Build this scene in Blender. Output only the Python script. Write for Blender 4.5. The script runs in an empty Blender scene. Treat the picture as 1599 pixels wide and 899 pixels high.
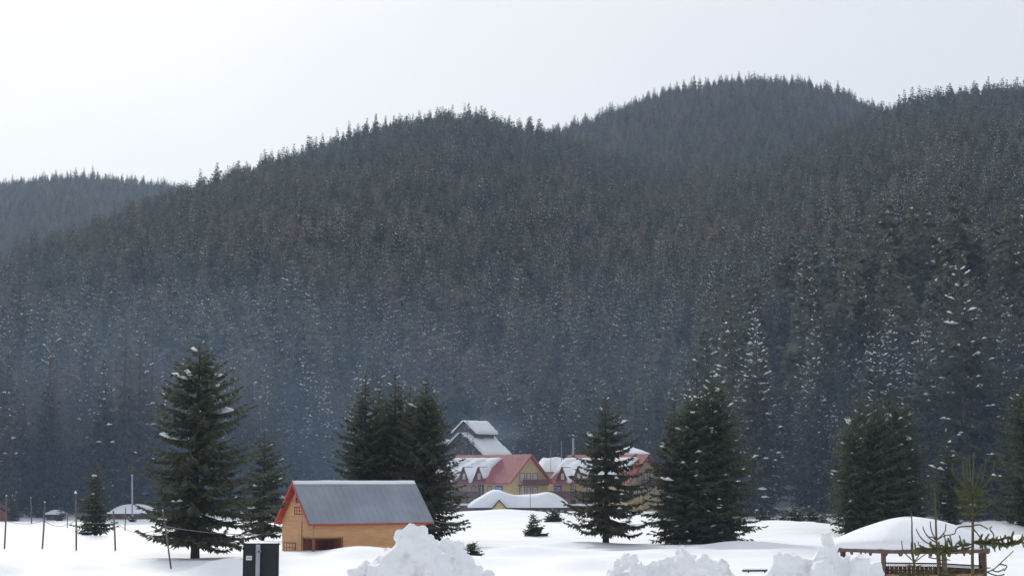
import bpy, math, random
import numpy as np
from mathutils import Vector, Matrix

# ------------------------------------------------------------------ camera, world, sun, exposure
scene = bpy.context.scene
COL = scene.collection
F_PX = 2537.0                       # focal length in photo pixels (1599 wide)
CAM_Z = 5.8
PITCH = math.atan(300.0 / F_PX)
cam_d = bpy.data.cameras.new('camera')
cam_d.sensor_width = 36.0
cam_d.lens = 36.0 * F_PX / 1599.0
cam_d.clip_start = 0.5
cam_d.clip_end = 12000.0
cam = bpy.data.objects.new('camera', cam_d)
COL.objects.link(cam)
cam.location = (0, 0, CAM_Z)
cam.rotation_euler = (math.radians(90) + PITCH, 0, 0)
scene.camera = cam

SUN_EL, SUN_AZ = math.radians(30.0), math.radians(-16.0)     # azimuth from +Y, negative = towards -X
sun_vec = Vector((math.sin(SUN_AZ) * math.cos(SUN_EL), math.cos(SUN_AZ) * math.cos(SUN_EL), math.sin(SUN_EL)))
world = bpy.data.worlds.new('World')
scene.world = world
world.use_nodes = True
wn, wl = world.node_tree.nodes, world.node_tree.links
wn.clear()
w_out = wn.new('ShaderNodeOutputWorld')
w_sky = wn.new('ShaderNodeTexSky')
w_sky.sky_type = 'NISHITA'
w_sky.sun_disc = False
w_sky.sun_elevation = SUN_EL
w_sky.sun_rotation = SUN_AZ
w_bg1 = wn.new('ShaderNodeBackground')
w_bg1.inputs['Strength'].default_value = 0.08
wl.new(w_sky.outputs[0], w_bg1.inputs['Color'])
# a closed layer of pale cloud, a little thinner round the sun
w_tc = wn.new('ShaderNodeTexCoord')
w_dot = wn.new('ShaderNodeVectorMath'); w_dot.operation = 'DOT_PRODUCT'
w_dot.inputs[1].default_value = sun_vec
wl.new(w_tc.outputs['Generated'], w_dot.inputs[0])
w_noise = wn.new('ShaderNodeTexNoise')
w_noise.inputs['Scale'].default_value = 2.5
w_noise.inputs['Detail'].default_value = 4.0
wl.new(w_tc.outputs['Generated'], w_noise.inputs['Vector'])
w_nm = wn.new('ShaderNodeMath'); w_nm.operation = 'MULTIPLY_ADD'
w_nm.inputs[1].default_value = 0.06; w_nm.inputs[2].default_value = 0.47
wl.new(w_noise.outputs['Fac'], w_nm.inputs[0])
w_half = wn.new('ShaderNodeMath'); w_half.operation = 'MULTIPLY_ADD'; w_half.inputs[1].default_value = 0.5
wl.new(w_dot.outputs['Value'], w_half.inputs[0]); wl.new(w_nm.outputs[0], w_half.inputs[2])
w_cr = wn.new('ShaderNodeValToRGB'); w_cr.color_ramp.interpolation = 'B_SPLINE'
els = w_cr.color_ramp.elements
els[0].position = 0.0; els[0].color = (0.50, 0.525, 0.575, 1)
els[1].position = 1.0; els[1].color = (0.848, 0.848, 0.84, 1)
for p_, c_ in ((0.6, (0.525, 0.55, 0.60, 1)), (0.84, (0.536, 0.556, 0.6, 1)), (0.93, (0.632, 0.648, 0.68, 1)), (0.975, (0.736, 0.748, 0.76, 1))):
    e_ = els.new(p_); e_.color = c_
wl.new(w_half.outputs[0], w_cr.inputs[0])
w_bg2 = wn.new('ShaderNodeBackground')
wl.new(w_cr.outputs[0], w_bg2.inputs['Color'])
w_ms = wn.new('ShaderNodeMixShader')
w_ms.inputs[0].default_value = 0.94
wl.new(w_bg1.outputs[0], w_ms.inputs[1]); wl.new(w_bg2.outputs[0], w_ms.inputs[2])
wl.new(w_ms.outputs[0], w_out.inputs['Surface'])

sun_d = bpy.data.lights.new('sun', 'SUN')
sun_d.energy = 2.0
sun_d.angle = math.radians(10)
sun_d.color = (1.0, 0.96, 0.9)
sun = bpy.data.objects.new('sun', sun_d)
COL.objects.link(sun)
sun.rotation_euler = (-sun_vec).to_track_quat('-Z', 'Y').to_euler()
sun.location = (0, 0, 300)

scene.view_settings.view_transform = 'Standard'
scene.view_settings.look = 'None'
scene.view_settings.gamma = 1.0
scene.view_settings.use_curve_mapping = False
scene.view_settings.exposure = 0.37
scene.render.engine = 'CYCLES'
scene.cycles.use_denoising = True
scene.cycles.max_bounces = 6
scene.cycles.diffuse_bounces = 3
scene.cycles.transparent_max_bounces = 8
scene.cycles.volume_bounces = 1

# ------------------------------------------------------------------ pixels to places
CP, SP = math.cos(PITCH), math.sin(PITCH)

def uv_of(px, py):
    """direction of a photo pixel as (x/Y, dz/Y)"""
    a = (px - 799.5) / F_PX
    b = (449.5 - py) / F_PX
    den = CP - b * SP
    return a / den, (SP + b * CP) / den

def at(px, py, Y):
    u, v = uv_of(px, py)
    return Vector((u * Y, Y, CAM_Z + v * Y))

def px_x(px, Y):                     # world x of a pixel column near the horizon
    return uv_of(px, 749.5)[0] * Y

# ------------------------------------------------------------------ terrain
def sstep(a, b, x):
    t = np.clip((x - a) / (b - a), 0, 1)
    return t * t * (3 - 2 * t)

def wob(x, y, s, seed=0.0):          # smooth pseudo-noise about -1..1
    return (np.sin(x / s * 1.3 + seed) * np.cos(y / s * 1.1 - seed * 1.7) + 0.6 * np.sin((x + y) / s * 2.3 + seed * 2.1)
            + 0.4 * np.cos((x - 1.7 * y) / s * 3.9 + seed * 0.7)) / 2.0

def ridge_tab(pts):
    us, vs = [], []
    for px, py in pts:
        u, v = uv_of(px, py)
        us.append(u); vs.append(v)
    return np.array(us), np.array(vs)

R1 = ridge_tab([(-500, 640), (-200, 520), (0, 452), (100, 405), (200, 368), (280, 336), (330, 320), (400, 290), (470, 268), (540, 246), (620, 222),
                (700, 207), (750, 212), (810, 232), (860, 240), (940, 262), (1020, 284), (1100, 292), (1200, 276), (1290, 246),
                (1370, 212), (1420, 194), (1500, 180), (1599, 174), (1900, 205), (2300, 320)])
R2 = ridge_tab([(500, 400), (760, 270), (860, 226), (900, 212), (960, 188), (1040, 162), (1120, 147), (1180, 141), (1250, 146), (1310, 160), (1350, 178),
                (1400, 200), (1500, 240), (1700, 330)])
R3 = ridge_tab([(-600, 420), (-200, 360), (-40, 318), (0, 306), (30, 298), (70, 292), (150, 291), (200, 297), (250, 305), (300, 318), (360, 345), (500, 420)])
R4 = ridge_tab([(1000, 800), (1100, 750), (1180, 700), (1260, 655), (1350, 618), (1450, 590), (1599, 560), (1800, 520), (2300, 500)])

FR = np.array([[-900, 236], [0, 246], [240, 250], [420, 262], [560, 300], [660, 352], [1000, 352], [1060, 310], [1130, 250], [1290, 240], [1599, 236], [2500, 220]], float)
FRU = np.array([uv_of(p, 749.5)[0] for p in FR[:, 0]])

def front_y(u):                      # where the wood and the slope begin
    return np.interp(u, FRU, FR[:, 1])

def hills(u, Y):
    y0 = front_y(u) - 4
    x = u * Y
    d1 = np.interp(u, [-0.34, -0.12, 0.1, 0.34], [1050, 1450, 1480, 1300])
    def rid(tab, D, ystart, p):
        h = CAM_Z + np.interp(u, tab[0], tab[1]) * D
        t = np.clip((Y - ystart) / (D - ystart), 0, 1)
        up = h * np.power(t, p)
        down = h - np.maximum(Y - D, 0) * 0.42 - np.minimum(np.maximum(Y - D, 0), 60) ** 2 * 0.0
        return np.where(Y <= D, up, down)
    z = rid(R1, d1, y0, 1.22)
    z = np.maximum(z, rid(R2, 2050.0 + 0 * u, y0 + 500, 1.1))
    z = np.maximum(z, rid(R3, 2350.0 + 0 * u, y0 + 700, 1.1))
    z4 = rid(R4, 430.0 + 0 * u, y0, 1.15)
    z = np.maximum(z, np.where(Y > 430, np.minimum(z4, 400), z4))
    amp = np.clip((Y - y0) / 250.0, 0, 1)
    z = z + amp * (3.5 * wob(x, Y, 70.0, 1.3) + 2.0 * wob(x, Y, 33.0, 4.0))
    return np.maximum(z, 0.0)

DRIFTS = []                          # (x, y, rx, ry, height)
def drift(px, py, rxpx, ry, h, Y=None):
    Y = Y or CAM_Z * F_PX / (py - 749.5)
    DRIFTS.append((px_x(px, Y), Y, rxpx * Y / F_PX, ry, h))
drift(122, 893, 40, 3.2, 0.62)
drift(5, 897, 34, 3.2, 0.7)
drift(820, 868, 85, 4.5, 0.5)
drift(905, 885, 60, 3.5, 0.38)
drift(1180, 858, 110, 4.0, 0.55)
drift(1080, 866, 120, 3.6, 0.4)
drift(1260, 868, 90, 3.4, 0.5)
drift(470, 884, 70, 3.0, 0.35)
drift(350, 893, 45, 4.0, 0.6)
drift(560, 872, 60, 4.0, 0.5)
drift(240, 866, 90, 3.0, 0.3)
drift(790, 806, 80, 12.0, 0.7)
drift(1230, 826, 90, 14.0, 0.6)
drift(1010, 818, 70, 8.0, 0.8)
drift(1560, 842, 70, 9.0, 1.3)
drift(1590, 858, 60, 6.0, 0.8)
drift(700, 880, 120, 2.5, 0.35)
drift(1010, 872, 60, 2.2, 0.3)
drift(880, 852, 70, 3.0, 0.3)
drift(1330, 862, 50, 3.0, 0.4)
drift(60, 872, 70, 2.5, 0.25)
drift(180, 884, 50, 2.2, 0.25)
drift(430, 872, 40, 2.5, 0.3)

def ground(x, y):
    x = np.asarray(x, float); y = np.asarray(y, float)
    Ys = np.maximum(y, 30.0)
    u = np.clip(x / Ys, -0.9, 0.9)
    z = np.where(y > 150, hills(u, Ys), 0.0)
    bank = 4.1 - 2.1 * sstep(12, 30, y) - 2.0 * sstep(47, 68, y)
    z = z + bank
    near = sstep(60, 80, y) * (1 - sstep(300, 420, y))
    z = z + near * (0.22 * wob(x, y * 1.4, 9.0, 2.0) + 0.3 * wob(x, y, 26.0, 5.0) + 0.07 * wob(x, y * 1.3, 3.1, 0.4))
    z = z + (1 - sstep(60, 80, y)) * 0.12 * wob(x, y, 4.0, 3.0)
    for dx, dy, rx, ry, h in DRIFTS:
        z = z + 1.5 * h * np.exp(-((x - dx) / rx) ** 2 - np.where(y < dy, ((y - dy) / (ry * 0.7)) ** 2, ((y - dy) / (ry * 1.6)) ** 2))
    return z

def gz(x, y):
    return float(ground(x, y))

# ------------------------------------------------------------------ materials
MATS = {}
def mat(name, col, rough=0.7, var=0.0, scale=4.0, bump=0.0, bscale=20.0, col2=None, spec=0.3, metal=0.0, stretch=None, detail=4.0, island=0.0, coord='Object', lo=0.35, hi=0.65):
    m = bpy.data.materials.new(name)
    m.use_nodes = True
    nt = m.node_tree; n, l = nt.nodes, nt.links
    b = n['Principled BSDF']
    b.inputs['Roughness'].default_value = rough
    b.inputs['Metallic'].default_value = metal
    b.inputs['Specular IOR Level'].default_value = spec
    tc = n.new('ShaderNodeTexCoord')
    mp = n.new('ShaderNodeMapping')
    if stretch: mp.inputs['Scale'].default_value = stretch
    if coord == 'World':
        ge = n.new('ShaderNodeNewGeometry'); l.new(ge.outputs['Position'], mp.inputs['Vector'])
    else:
        l.new(tc.outputs[coord], mp.inputs['Vector'])
    c2 = col2 or tuple(c * (1 - var) for c in col)
    no = n.new('ShaderNodeTexNoise')
    no.inputs['Scale'].default_value = scale
    no.inputs['Detail'].default_value = detail
    l.new(mp.outputs[0], no.inputs['Vector'])
    rp = n.new('ShaderNodeMapRange')
    rp.inputs['From Min'].default_value = lo; rp.inputs['From Max'].default_value = hi
    l.new(no.outputs['Fac'], rp.inputs['Value'])
    mx = n.new('ShaderNodeMix'); mx.data_type = 'RGBA'
    mx.inputs[6].default_value = (*c2, 1); mx.inputs[7].default_value = (*col, 1)
    l.new(rp.outputs[0], mx.inputs[0])
    out = mx.outputs[2]
    if island:
        ge2 = n.new('ShaderNodeNewGeometry')
        mr = n.new('ShaderNodeMapRange')
        mr.inputs['To Min'].default_value = 1 - island; mr.inputs['To Max'].default_value = 1 + island
        l.new(ge2.outputs['Random Per Island'], mr.inputs['Value'])
        vm = n.new('ShaderNodeVectorMath'); vm.operation = 'SCALE'
        l.new(out, vm.inputs[0]); l.new(mr.outputs[0], vm.inputs['Scale'])
        out = vm.outputs[0]
    l.new(out, b.inputs['Base Color'])
    if bump:
        nb = n.new('ShaderNodeTexNoise'); nb.inputs['Scale'].default_value = bscale; nb.inputs['Detail'].default_value = 5
        l.new(mp.outputs[0], nb.inputs['Vector'])
        bp = n.new('ShaderNodeBump'); bp.inputs['Strength'].default_value = bump; bp.inputs['Distance'].default_value = 0.1
        l.new(nb.outputs['Fac'], bp.inputs['Height']); l.new(bp.outputs[0], b.inputs['Normal'])
    MATS[name] = m
    return m

mat('snow', (0.88, 0.89, 0.91), 0.75, col2=(0.84, 0.86, 0.89), scale=0.15, bump=0.25, bscale=1.6, coord='World', spec=0.2)
mat('snow_roof', (0.87, 0.88, 0.90), 0.75, col2=(0.83, 0.85, 0.88), scale=0.4, bump=0.2, bscale=2.5, spec=0.2)
mat('snow_plough', (0.88, 0.89, 0.90), 0.8, col2=(0.60, 0.58, 0.54), scale=1.6, bump=0.35, bscale=5.0, spec=0.2, detail=7.0, lo=0.30, hi=0.42)
mat('snow_branch', (0.84, 0.86, 0.90), 0.8, var=0.05, spec=0.1)
mat('bark', (0.075, 0.058, 0.045), 0.95, var=0.5, scale=5, bump=0.6, bscale=14, stretch=(1, 1, 0.3))
mat('bark_grey', (0.10, 0.09, 0.08), 0.95, var=0.5, scale=5)
mat('wood', (0.70, 0.41, 0.20), 0.6, col2=(0.60, 0.32, 0.14), scale=3, stretch=(0.25, 0.25, 3), bump=0.1, bscale=12, island=0.1)
mat('wood_brown', (0.30, 0.115, 0.07), 0.6, var=0.3, scale=6)
mat('wood_maroon', (0.19, 0.075, 0.065), 0.7, var=0.3, scale=3)
mat('wood_dark', (0.05, 0.035, 0.03), 0.8, var=0.3, scale=6)
mat('wood_panel', (0.36, 0.19, 0.105), 0.6, var=0.3, scale=4, stretch=(3, 3, 0.4))
mat('gazebo_wood', (0.16, 0.10, 0.085), 0.75, var=0.3, scale=4)
mat('pole', (0.17, 0.15, 0.135), 0.9, var=0.4, scale=6, stretch=(1, 1, 0.2))
mat('red_trim', (0.48, 0.062, 0.055), 0.5, var=0.2, scale=3)
mat('red_roof', (0.36, 0.075, 0.07), 0.5, var=0.2, scale=0.8)
mat('metal_roof', (0.27, 0.30, 0.345), 0.5, col2=(0.215, 0.24, 0.28), scale=0.7, stretch=(0.6, 1, 0.25), spec=0.5)
mat('yellow_wall', (0.68, 0.51, 0.24), 0.85, var=0.15, scale=0.8)
mat('yellow_trim', (0.68, 0.50, 0.20), 0.8, var=0.1)
mat('dormer_brown', (0.15, 0.085, 0.07), 0.8, var=0.2)
mat('curtain', (0.62, 0.56, 0.54), 0.9, var=0.15, scale=3)
mat('glass', (0.05, 0.055, 0.065), 0.08, var=0.2, spec=0.6)
mat('metal_grey', (0.36, 0.37, 0.40), 0.45, var=0.15, scale=3, spec=0.5)
mat('sign_back', (0.014, 0.017, 0.024), 0.55, var=0.25, scale=4, spec=0.35)
mat('metal_dull', (0.25, 0.26, 0.28), 0.6, var=0.2)
mat('sticker', (0.62, 0.66, 0.68), 0.6, var=0.1)
mat('cable', (0.20, 0.20, 0.20), 0.7, var=0.2)
mat('concrete', (0.42, 0.40, 0.38), 0.9, var=0.2)

def needle_mat(name, c_dark, c_light, brown, per_object=0.25):
    m = bpy.data.materials.new(name); m.use_nodes = True
    n, l = m.node_tree.nodes, m.node_tree.links
    b = n['Principled BSDF']
    b.inputs['Roughness'].default_value = 0.85
    b.inputs['Specular IOR Level'].default_value = 0.15
    ge = n.new('ShaderNodeNewGeometry')
    oi = n.new('ShaderNodeObjectInfo')
    mx = n.new('ShaderNodeMix'); mx.data_type = 'RGBA'
    mx.inputs[6].default_value = (*c_dark, 1); mx.inputs[7].default_value = (*c_light, 1)
    l.new(ge.outputs['Random Per Island'], mx.inputs[0])
    no = n.new('ShaderNodeTexNoise'); no.inputs['Scale'].default_value = 0.011; no.inputs['Detail'].default_value = 3
    l.new(ge.outputs['Position'], no.inputs['Vector'])
    mr = n.new('ShaderNodeMapRange'); mr.inputs['From Min'].default_value = 0.45; mr.inputs['From Max'].default_value = 0.75
    l.new(no.outputs['Fac'], mr.inputs['Value'])
    mu = n.new('ShaderNodeMath'); mu.operation = 'MULTIPLY'
    l.new(mr.outputs[0], mu.inputs[0]); l.new(oi.outputs['Random'], mu.inputs[1])
    m2 = n.new('ShaderNodeMix'); m2.data_type = 'RGBA'
    m2.inputs[7].default_value = (*brown, 1)
    l.new(mu.outputs[0], m2.inputs[0]); l.new(mx.outputs[2], m2.inputs[6])
    sr = n.new('ShaderNodeMapRange'); sr.inputs['To Min'].default_value = 1 - per_object; sr.inputs['To Max'].default_value = 1 + per_object
    l.new(oi.outputs['Random'], sr.inputs['Value'])
    vm = n.new('ShaderNodeVectorMath'); vm.operation = 'SCALE'
    l.new(m2.outputs[2], vm.inputs[0]); l.new(sr.outputs[0], vm.inputs['Scale'])
    l.new(vm.outputs[0], b.inputs['Base Color'])
    tr = n.new('ShaderNodeBsdfTranslucent'); l.new(vm.outputs[0], tr.inputs['Color'])
    ms = n.new('ShaderNodeMixShader'); ms.inputs[0].default_value = 0.4
    l.new(b.outputs[0], ms.inputs[1]); l.new(tr.outputs[0], ms.inputs[2])
    l.new(ms.outputs[0], n['Material Output'].inputs['Surface'])
    MATS[name] = m
needle_mat('needles', (0.060, 0.072, 0.050), (0.125, 0.135, 0.085), (0.06, 0.06, 0.04), 0.12)
needle_mat('needles_wood', (0.050, 0.066, 0.052), (0.112, 0.126, 0.096), (0.15, 0.095, 0.082), 0.5)
needle_mat('needles_young', (0.09, 0.115, 0.045), (0.21, 0.23, 0.095), (0.10, 0.09, 0.03), 0.1)
needle_mat('needles_young_dark', (0.05, 0.055, 0.03), (0.12, 0.12, 0.06), (0.08, 0.07, 0.04), 0.1)

# ------------------------------------------------------------------ mesh helpers
class MB:
    def __init__(s, M=None):
        s.v, s.f, s.M = [], [], M
    def add(s, vs, fs):
        o = len(s.v)
        for p in vs:
            p = Vector(p)
            s.v.append(s.M @ p if s.M else p)
        for f in fs:
            s.f.append(tuple(i + o for i in f))
    def box(s, x0, x1, y0, y1, z0, z1):
        s.add([(x0, y0, z0), (x1, y0, z0), (x1, y1, z0), (x0, y1, z0), (x0, y0, z1), (x1, y0, z1), (x1, y1, z1), (x0, y1, z1)],
              [(0, 3, 2, 1), (4, 5, 6, 7), (0, 1, 5, 4), (1, 2, 6, 5), (2, 3, 7, 6), (3, 0, 4, 7)])
        return s
    def prism(s, poly, off):             # polygon (3d points) extruded by a vector
        n = len(poly); off = Vector(off)
        vs = [Vector(p) for p in poly] + [Vector(p) + off for p in poly]
        fs = [tuple(range(n))[::-1], tuple(range(n, 2 * n))] + [(i, (i + 1) % n, (i + 1) % n + n, i + n) for i in range(n)]
        s.add(vs, fs)
        return s
    def tube(s, pts, rad, n=6, cap=True):
        pts = [Vector(p) for p in pts]
        if not hasattr(rad, '__len__'): rad = [rad] * len(pts)
        vs, fs = [], []
        for i, p in enumerate(pts):
            d = (pts[min(i + 1, len(pts) - 1)] - pts[max(i - 1, 0)]).normalized()
            a = Vector((0, 0, 1)) if abs(d.z) < 0.9 else Vector((1, 0, 0))
            r = d.cross(a).normalized(); q = d.cross(r)
            for k in range(n):
                t = 2 * math.pi * k / n
                vs.append(p + (r * math.cos(t) + q * math.sin(t)) * rad[i])
        for i in range(len(pts) - 1):
            for k in range(n):
                fs.append((i * n + k, i * n + (k + 1) % n, (i + 1) * n + (k + 1) % n, (i + 1) * n + k))
        if cap:
            fs.append(tuple(range(n))[::-1]); fs.append(tuple(range((len(pts) - 1) * n, len(pts) * n)))
        s.add(vs, fs)
        return s
    def build(s, name, m, parent=None, smooth=False):
        me = bpy.data.meshes.new(name)
        me.from_pydata([tuple(p) for p in s.v], [], s.f)
        me.materials.append(MATS[m])
        if smooth: me.shade_smooth()
        return link(name, me, parent)

def link(name, me, parent=None):
    o = bpy.data.objects.new(name, me)
    COL.objects.link(o)
    if parent is not None: o.parent = parent
    return o

def np_mesh(name, V, Fc, m, smooth=False):
    """V (n,3) array, Fc (k,3|4) array"""
    me = bpy.data.meshes.new(name)
    k = Fc.shape[1]
    me.vertices.add(len(V)); me.vertices.foreach_set('co', np.asarray(V, np.float32).ravel())
    me.loops.add(Fc.size); me.loops.foreach_set('vertex_index', np.asarray(Fc, np.int32).ravel())
    me.polygons.add(len(Fc)); me.polygons.foreach_set('loop_start', np.arange(0, Fc.size, k, dtype=np.int32))
    me.update(calc_edges=True)
    me.materials.append(MATS[m])
    if smooth: me.shade_smooth()
    return me

def tag(o, label=None, cat=None, group=None, kind=None):
    if label: o['label'] = label
    if cat: o['category'] = cat
    if group: o['group'] = group
    if kind: o['kind'] = kind
    return o

def empty(name, loc, rz=0.0, label=None, cat=None, group=None):
    o = bpy.data.objects.new(name, None)
    COL.objects.link(o)
    o.empty_display_size = 0.5
    o.location = loc
    o.rotation_euler = (0, 0, rz)
    return tag(o, label, cat, group)

# ------------------------------------------------------------------ ground sheet
def axis(lo, hi, dense_lo, dense_hi, step, grow=1.06):
    a = list(np.arange(dense_lo, dense_hi + 1e-6, step))
    s = step
    while a[-1] < hi:
        s *= grow; a.append(a[-1] + s)
    s = step
    b = []
    p = dense_lo
    while p > lo:
        s *= grow; p -= s; b.append(p)
    return np.array(b[::-1] + a)
gx = axis(-2600, 2600, -62, 62, 0.8, 1.035)
gy = axis(-400, 3000, 20, 240, 0.9, 1.02)
GX, GY = np.meshgrid(gx, gy)
GZ = ground(GX, GY)
nx, ny = len(gx), len(gy)
idx = np.arange(nx * ny).reshape(ny, nx)
quads = np.stack([idx[:-1, :-1].ravel(), idx[:-1, 1:].ravel(), idx[1:, 1:].ravel(), idx[1:, :-1].ravel()], 1)
g = link('ground', np_mesh('ground', np.stack([GX.ravel(), GY.ravel(), GZ.ravel()], 1), quads, 'snow', True))
tag(g, 'snow covered field and wooded hills', 'ground', kind='structure')

# ------------------------------------------------------------------ spruces
def crown_arrays(rng, H, zb, R, whorl=0.5, per=7, tw_density=16.0, tw_len=0.55, tw_w=0.42, power=0.8, droop=0.35, lift=0.2, jit=0.3, hang=0.5, sparse=0.0, snow=0.15, snow_size=0.35, bulge=0.0, tw_min=0.35):
    """returns (needle verts, tris), (limb verts, quads), (snow verts, tris)"""
    nz = max(4, int((H - zb) / whorl))
    bz, baz, bl, bt = [], [], [], []
    phi = rng.uniform(0, 6.28); amp = 0.16
    for i in range(nz):
        t = (i + 0.2) / nz
        t = t ** 0.95
        z0 = zb + (H - zb) * t
        n = max(3, int(round(per * (1 - 0.45 * t) + rng.uniform(-1, 1))))
        a0 = rng.uniform(0, 6.28)
        tier = rng.uniform(0.82, 1.12)
        for k in range(n):
            if rng.random() < sparse * (1 - t): continue
            az = a0 + 6.283 * (k + rng.uniform(-jit, jit)) / n
            prof = (1 - t ** (0.95 / power)) * (1 + bulge * math.sin(3.14 * t))
            l = R * prof * tier * rng.uniform(0.72, 1.12) * (1 + amp * math.sin(az + phi)) + 0.12
            if t < 0.12: l *= 0.72 + 2.2 * t + rng.uniform(0, 0.1)
            bz.append(z0 + rng.uniform(-0.3, 0.3) * whorl); baz.append(az); bl.append(l); bt.append(t)
    bz, baz, bl, bt = map(np.array, (bz, baz, bl, bt))
    nb = len(bz)
    r = np.random.default_rng(rng.randrange(1 << 30))
    slope = -droop + (droop + 0.62) * bt ** 1.3 + r.normal(0, 0.07, nb)
    curl = lift * (1 - bt) + 0.05
    def pos(i, s):
        rad = bl[i] * s
        z = bz[i] + bl[i] * (slope[i] * s + curl[i] * s ** 2.5)
        return np.stack([np.cos(baz[i]) * rad, np.sin(baz[i]) * rad, z], -1)
    cnt = np.maximum(3, (bl * tw_density).astype(int) + 3)
    bi = np.repeat(np.arange(nb), cnt)
    s = np.concatenate([np.linspace(0.1, 1.0, c) for c in cnt]) + r.normal(0, 0.015, cnt.sum())
    s = np.clip(s, 0.05, 1.0)
    P = pos(bi, s)
    fw = np.stack([np.cos(baz[bi]), np.sin(baz[bi]), slope[bi] + 2.5 * curl[bi] * s ** 1.5], -1)
    fw /= np.linalg.norm(fw, axis=1, keepdims=True)
    sd = np.stack([-np.sin(baz[bi]), np.cos(baz[bi]), np.zeros(len(bi))], -1)
    sg = np.where(r.random(len(bi)) < 0.5, -1.0, 1.0)[:, None]
    tipness = sstep(0.8, 1.0, s)[:, None]
    D = fw * (0.55 + 0.7 * tipness) + sd * sg * (0.85 - 0.6 * tipness)
    D[:, 2] -= hang * (1 - tipness[:, 0]) * r.uniform(0.2, 1.0, len(bi))
    D += r.normal(0, 0.16, D.shape)
    D /= np.linalg.norm(D, axis=1, keepdims=True)
    tl = tw_len * np.clip(bl[bi] / 1.6, tw_min, 1.15) * (1.15 - 0.5 * s) * r.uniform(0.65, 1.25, len(bi))
    W = np.cross(D, np.array([0, 0, 1.0]) + r.normal(0, 0.5, D.shape))
    W /= np.linalg.norm(W, axis=1, keepdims=True) + 1e-9
    wd = (tl * tw_w * 0.5)[:, None]
    tl = tl[:, None]
    sag = np.array([0, 0, -1.0]) * tl * 0.18
    V = np.stack([P, P + D * tl * 0.5 + W * wd, P + D * tl * 0.5 - W * wd, P + D * tl + sag], 1).reshape(-1, 3)
    k = np.arange(len(bi)) * 4
    T = np.concatenate([np.stack([k, k + 1, k + 2], 1), np.stack([k + 1, k + 3, k + 2], 1)])
    # leader
    LV = np.array([[0.06, 0, H - 0.5], [-0.05, 0.05, H - 0.5], [-0.02, -0.06, H - 0.5], [0, 0, H + 0.25]])
    T = np.concatenate([T, np.array([[0, 1, 3], [1, 2, 3], [2, 0, 3]]) + len(V)])
    V = np.concatenate([V, LV])
    # limbs: thin three-sided tapers
    ib = np.arange(nb)
    lv, lf = [], []
    up = np.array([0, 0, 1.0])
    for q, (sa, ra) in enumerate([(0.0, 0.05), (0.45, 0.03), (0.9, 0.008)]):
        c = pos(ib, np.full(nb, sa)); rr = (ra * np.clip(bl / 3, 0.25, 1.1))[:, None]
        sdb = np.stack([-np.sin(baz), np.cos(baz), np.zeros(nb)], -1)
        for e in ((1, -0.5), (-1, -0.5), (0, 1)):
            lv.append(c + sdb * e[0] * rr + up * e[1] * rr)
    LB = np.stack(lv, 1).reshape(-1, 3)
    o = ib[:, None] * 9
    for q in (0, 3):
        for a in range(3):
            b2 = (a + 1) % 3
            lf.append(np.concatenate([o + q + a, o + q + b2, o + q + 3 + b2, o + q + 3 + a], 1))
    LF = np.concatenate(lf)
    # snow lying on the branches
    pick = np.where(r.random(nb) < snow)[0]
    if len(pick):
        ns = r.integers(1, 3, len(pick))
        pi = np.repeat(pick, ns)
        ss = r.uniform(0.45, 0.98, len(pi))
        C = pos(pi, ss) + np.array([0, 0, 0.07])
        ax = np.stack([np.cos(baz[pi]), np.sin(baz[pi]), slope[pi] + 2.5 * curl[pi] * ss ** 1.5], -1)
        ax /= np.linalg.norm(ax, axis=1, keepdims=True)
        sx = np.stack([-np.sin(baz[pi]), np.cos(baz[pi]), np.zeros(len(pi))], -1)
        ln = np.minimum(snow_size * r.lognormal(0, 0.4, len(pi)), 0.24 * bl[pi] + 0.06)[:, None]
        wd = ln * r.uniform(0.5, 0.95, (len(pi), 1)); hh = ln * r.uniform(0.25, 0.5, (len(pi), 1))
        up2 = np.array([0, 0, 1.0])
        ring = []
        for a in range(6):
            t = 2 * math.pi * a / 6
            ring.append(C + ax * math.cos(t) * ln * r.uniform(0.75, 1.2, (len(pi), 1)) + sx * math.sin(t) * wd * r.uniform(0.75, 1.2, (len(pi), 1)) - up2 * hh * 0.3)
        SV = np.stack(ring + [C + up2 * hh + ax * ln * r.uniform(-0.2, 0.2, (len(pi), 1)), C - up2 * hh * 0.6], 1).reshape(-1, 3)
        k = np.arange(len(pi))[:, None] * 8
        SF = np.concatenate([np.concatenate([k + a, k + (a + 1) % 6, k + 6], 1) for a in range(6)] + [np.concatenate([k + (a + 1) % 6, k + a, k + 7], 1) for a in range(6)])
    else:
        SV = np.zeros((0, 3)); SF = np.zeros((0, 3), int)
    return (V, T), (LB, LF), (SV, SF)

def trunk_mb(H, r0, z_low=-0.8, n=7, rng=random):
    mb = MB()
    pts, rad = [], []
    for k in range(7):
        t = k / 6
        pts.append((math.sin(t * 5 + r0 * 40) * 0.05 * (1 - t), math.cos(t * 4) * 0.05 * t * (1 - t), z_low + (H - z_low) * t))
        rad.append(r0 * (1 - t) ** 0.9 + 0.01 + (0.25 * r0 if k == 0 else 0))
    mb.tube(pts, rad, n)
    return mb

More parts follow.
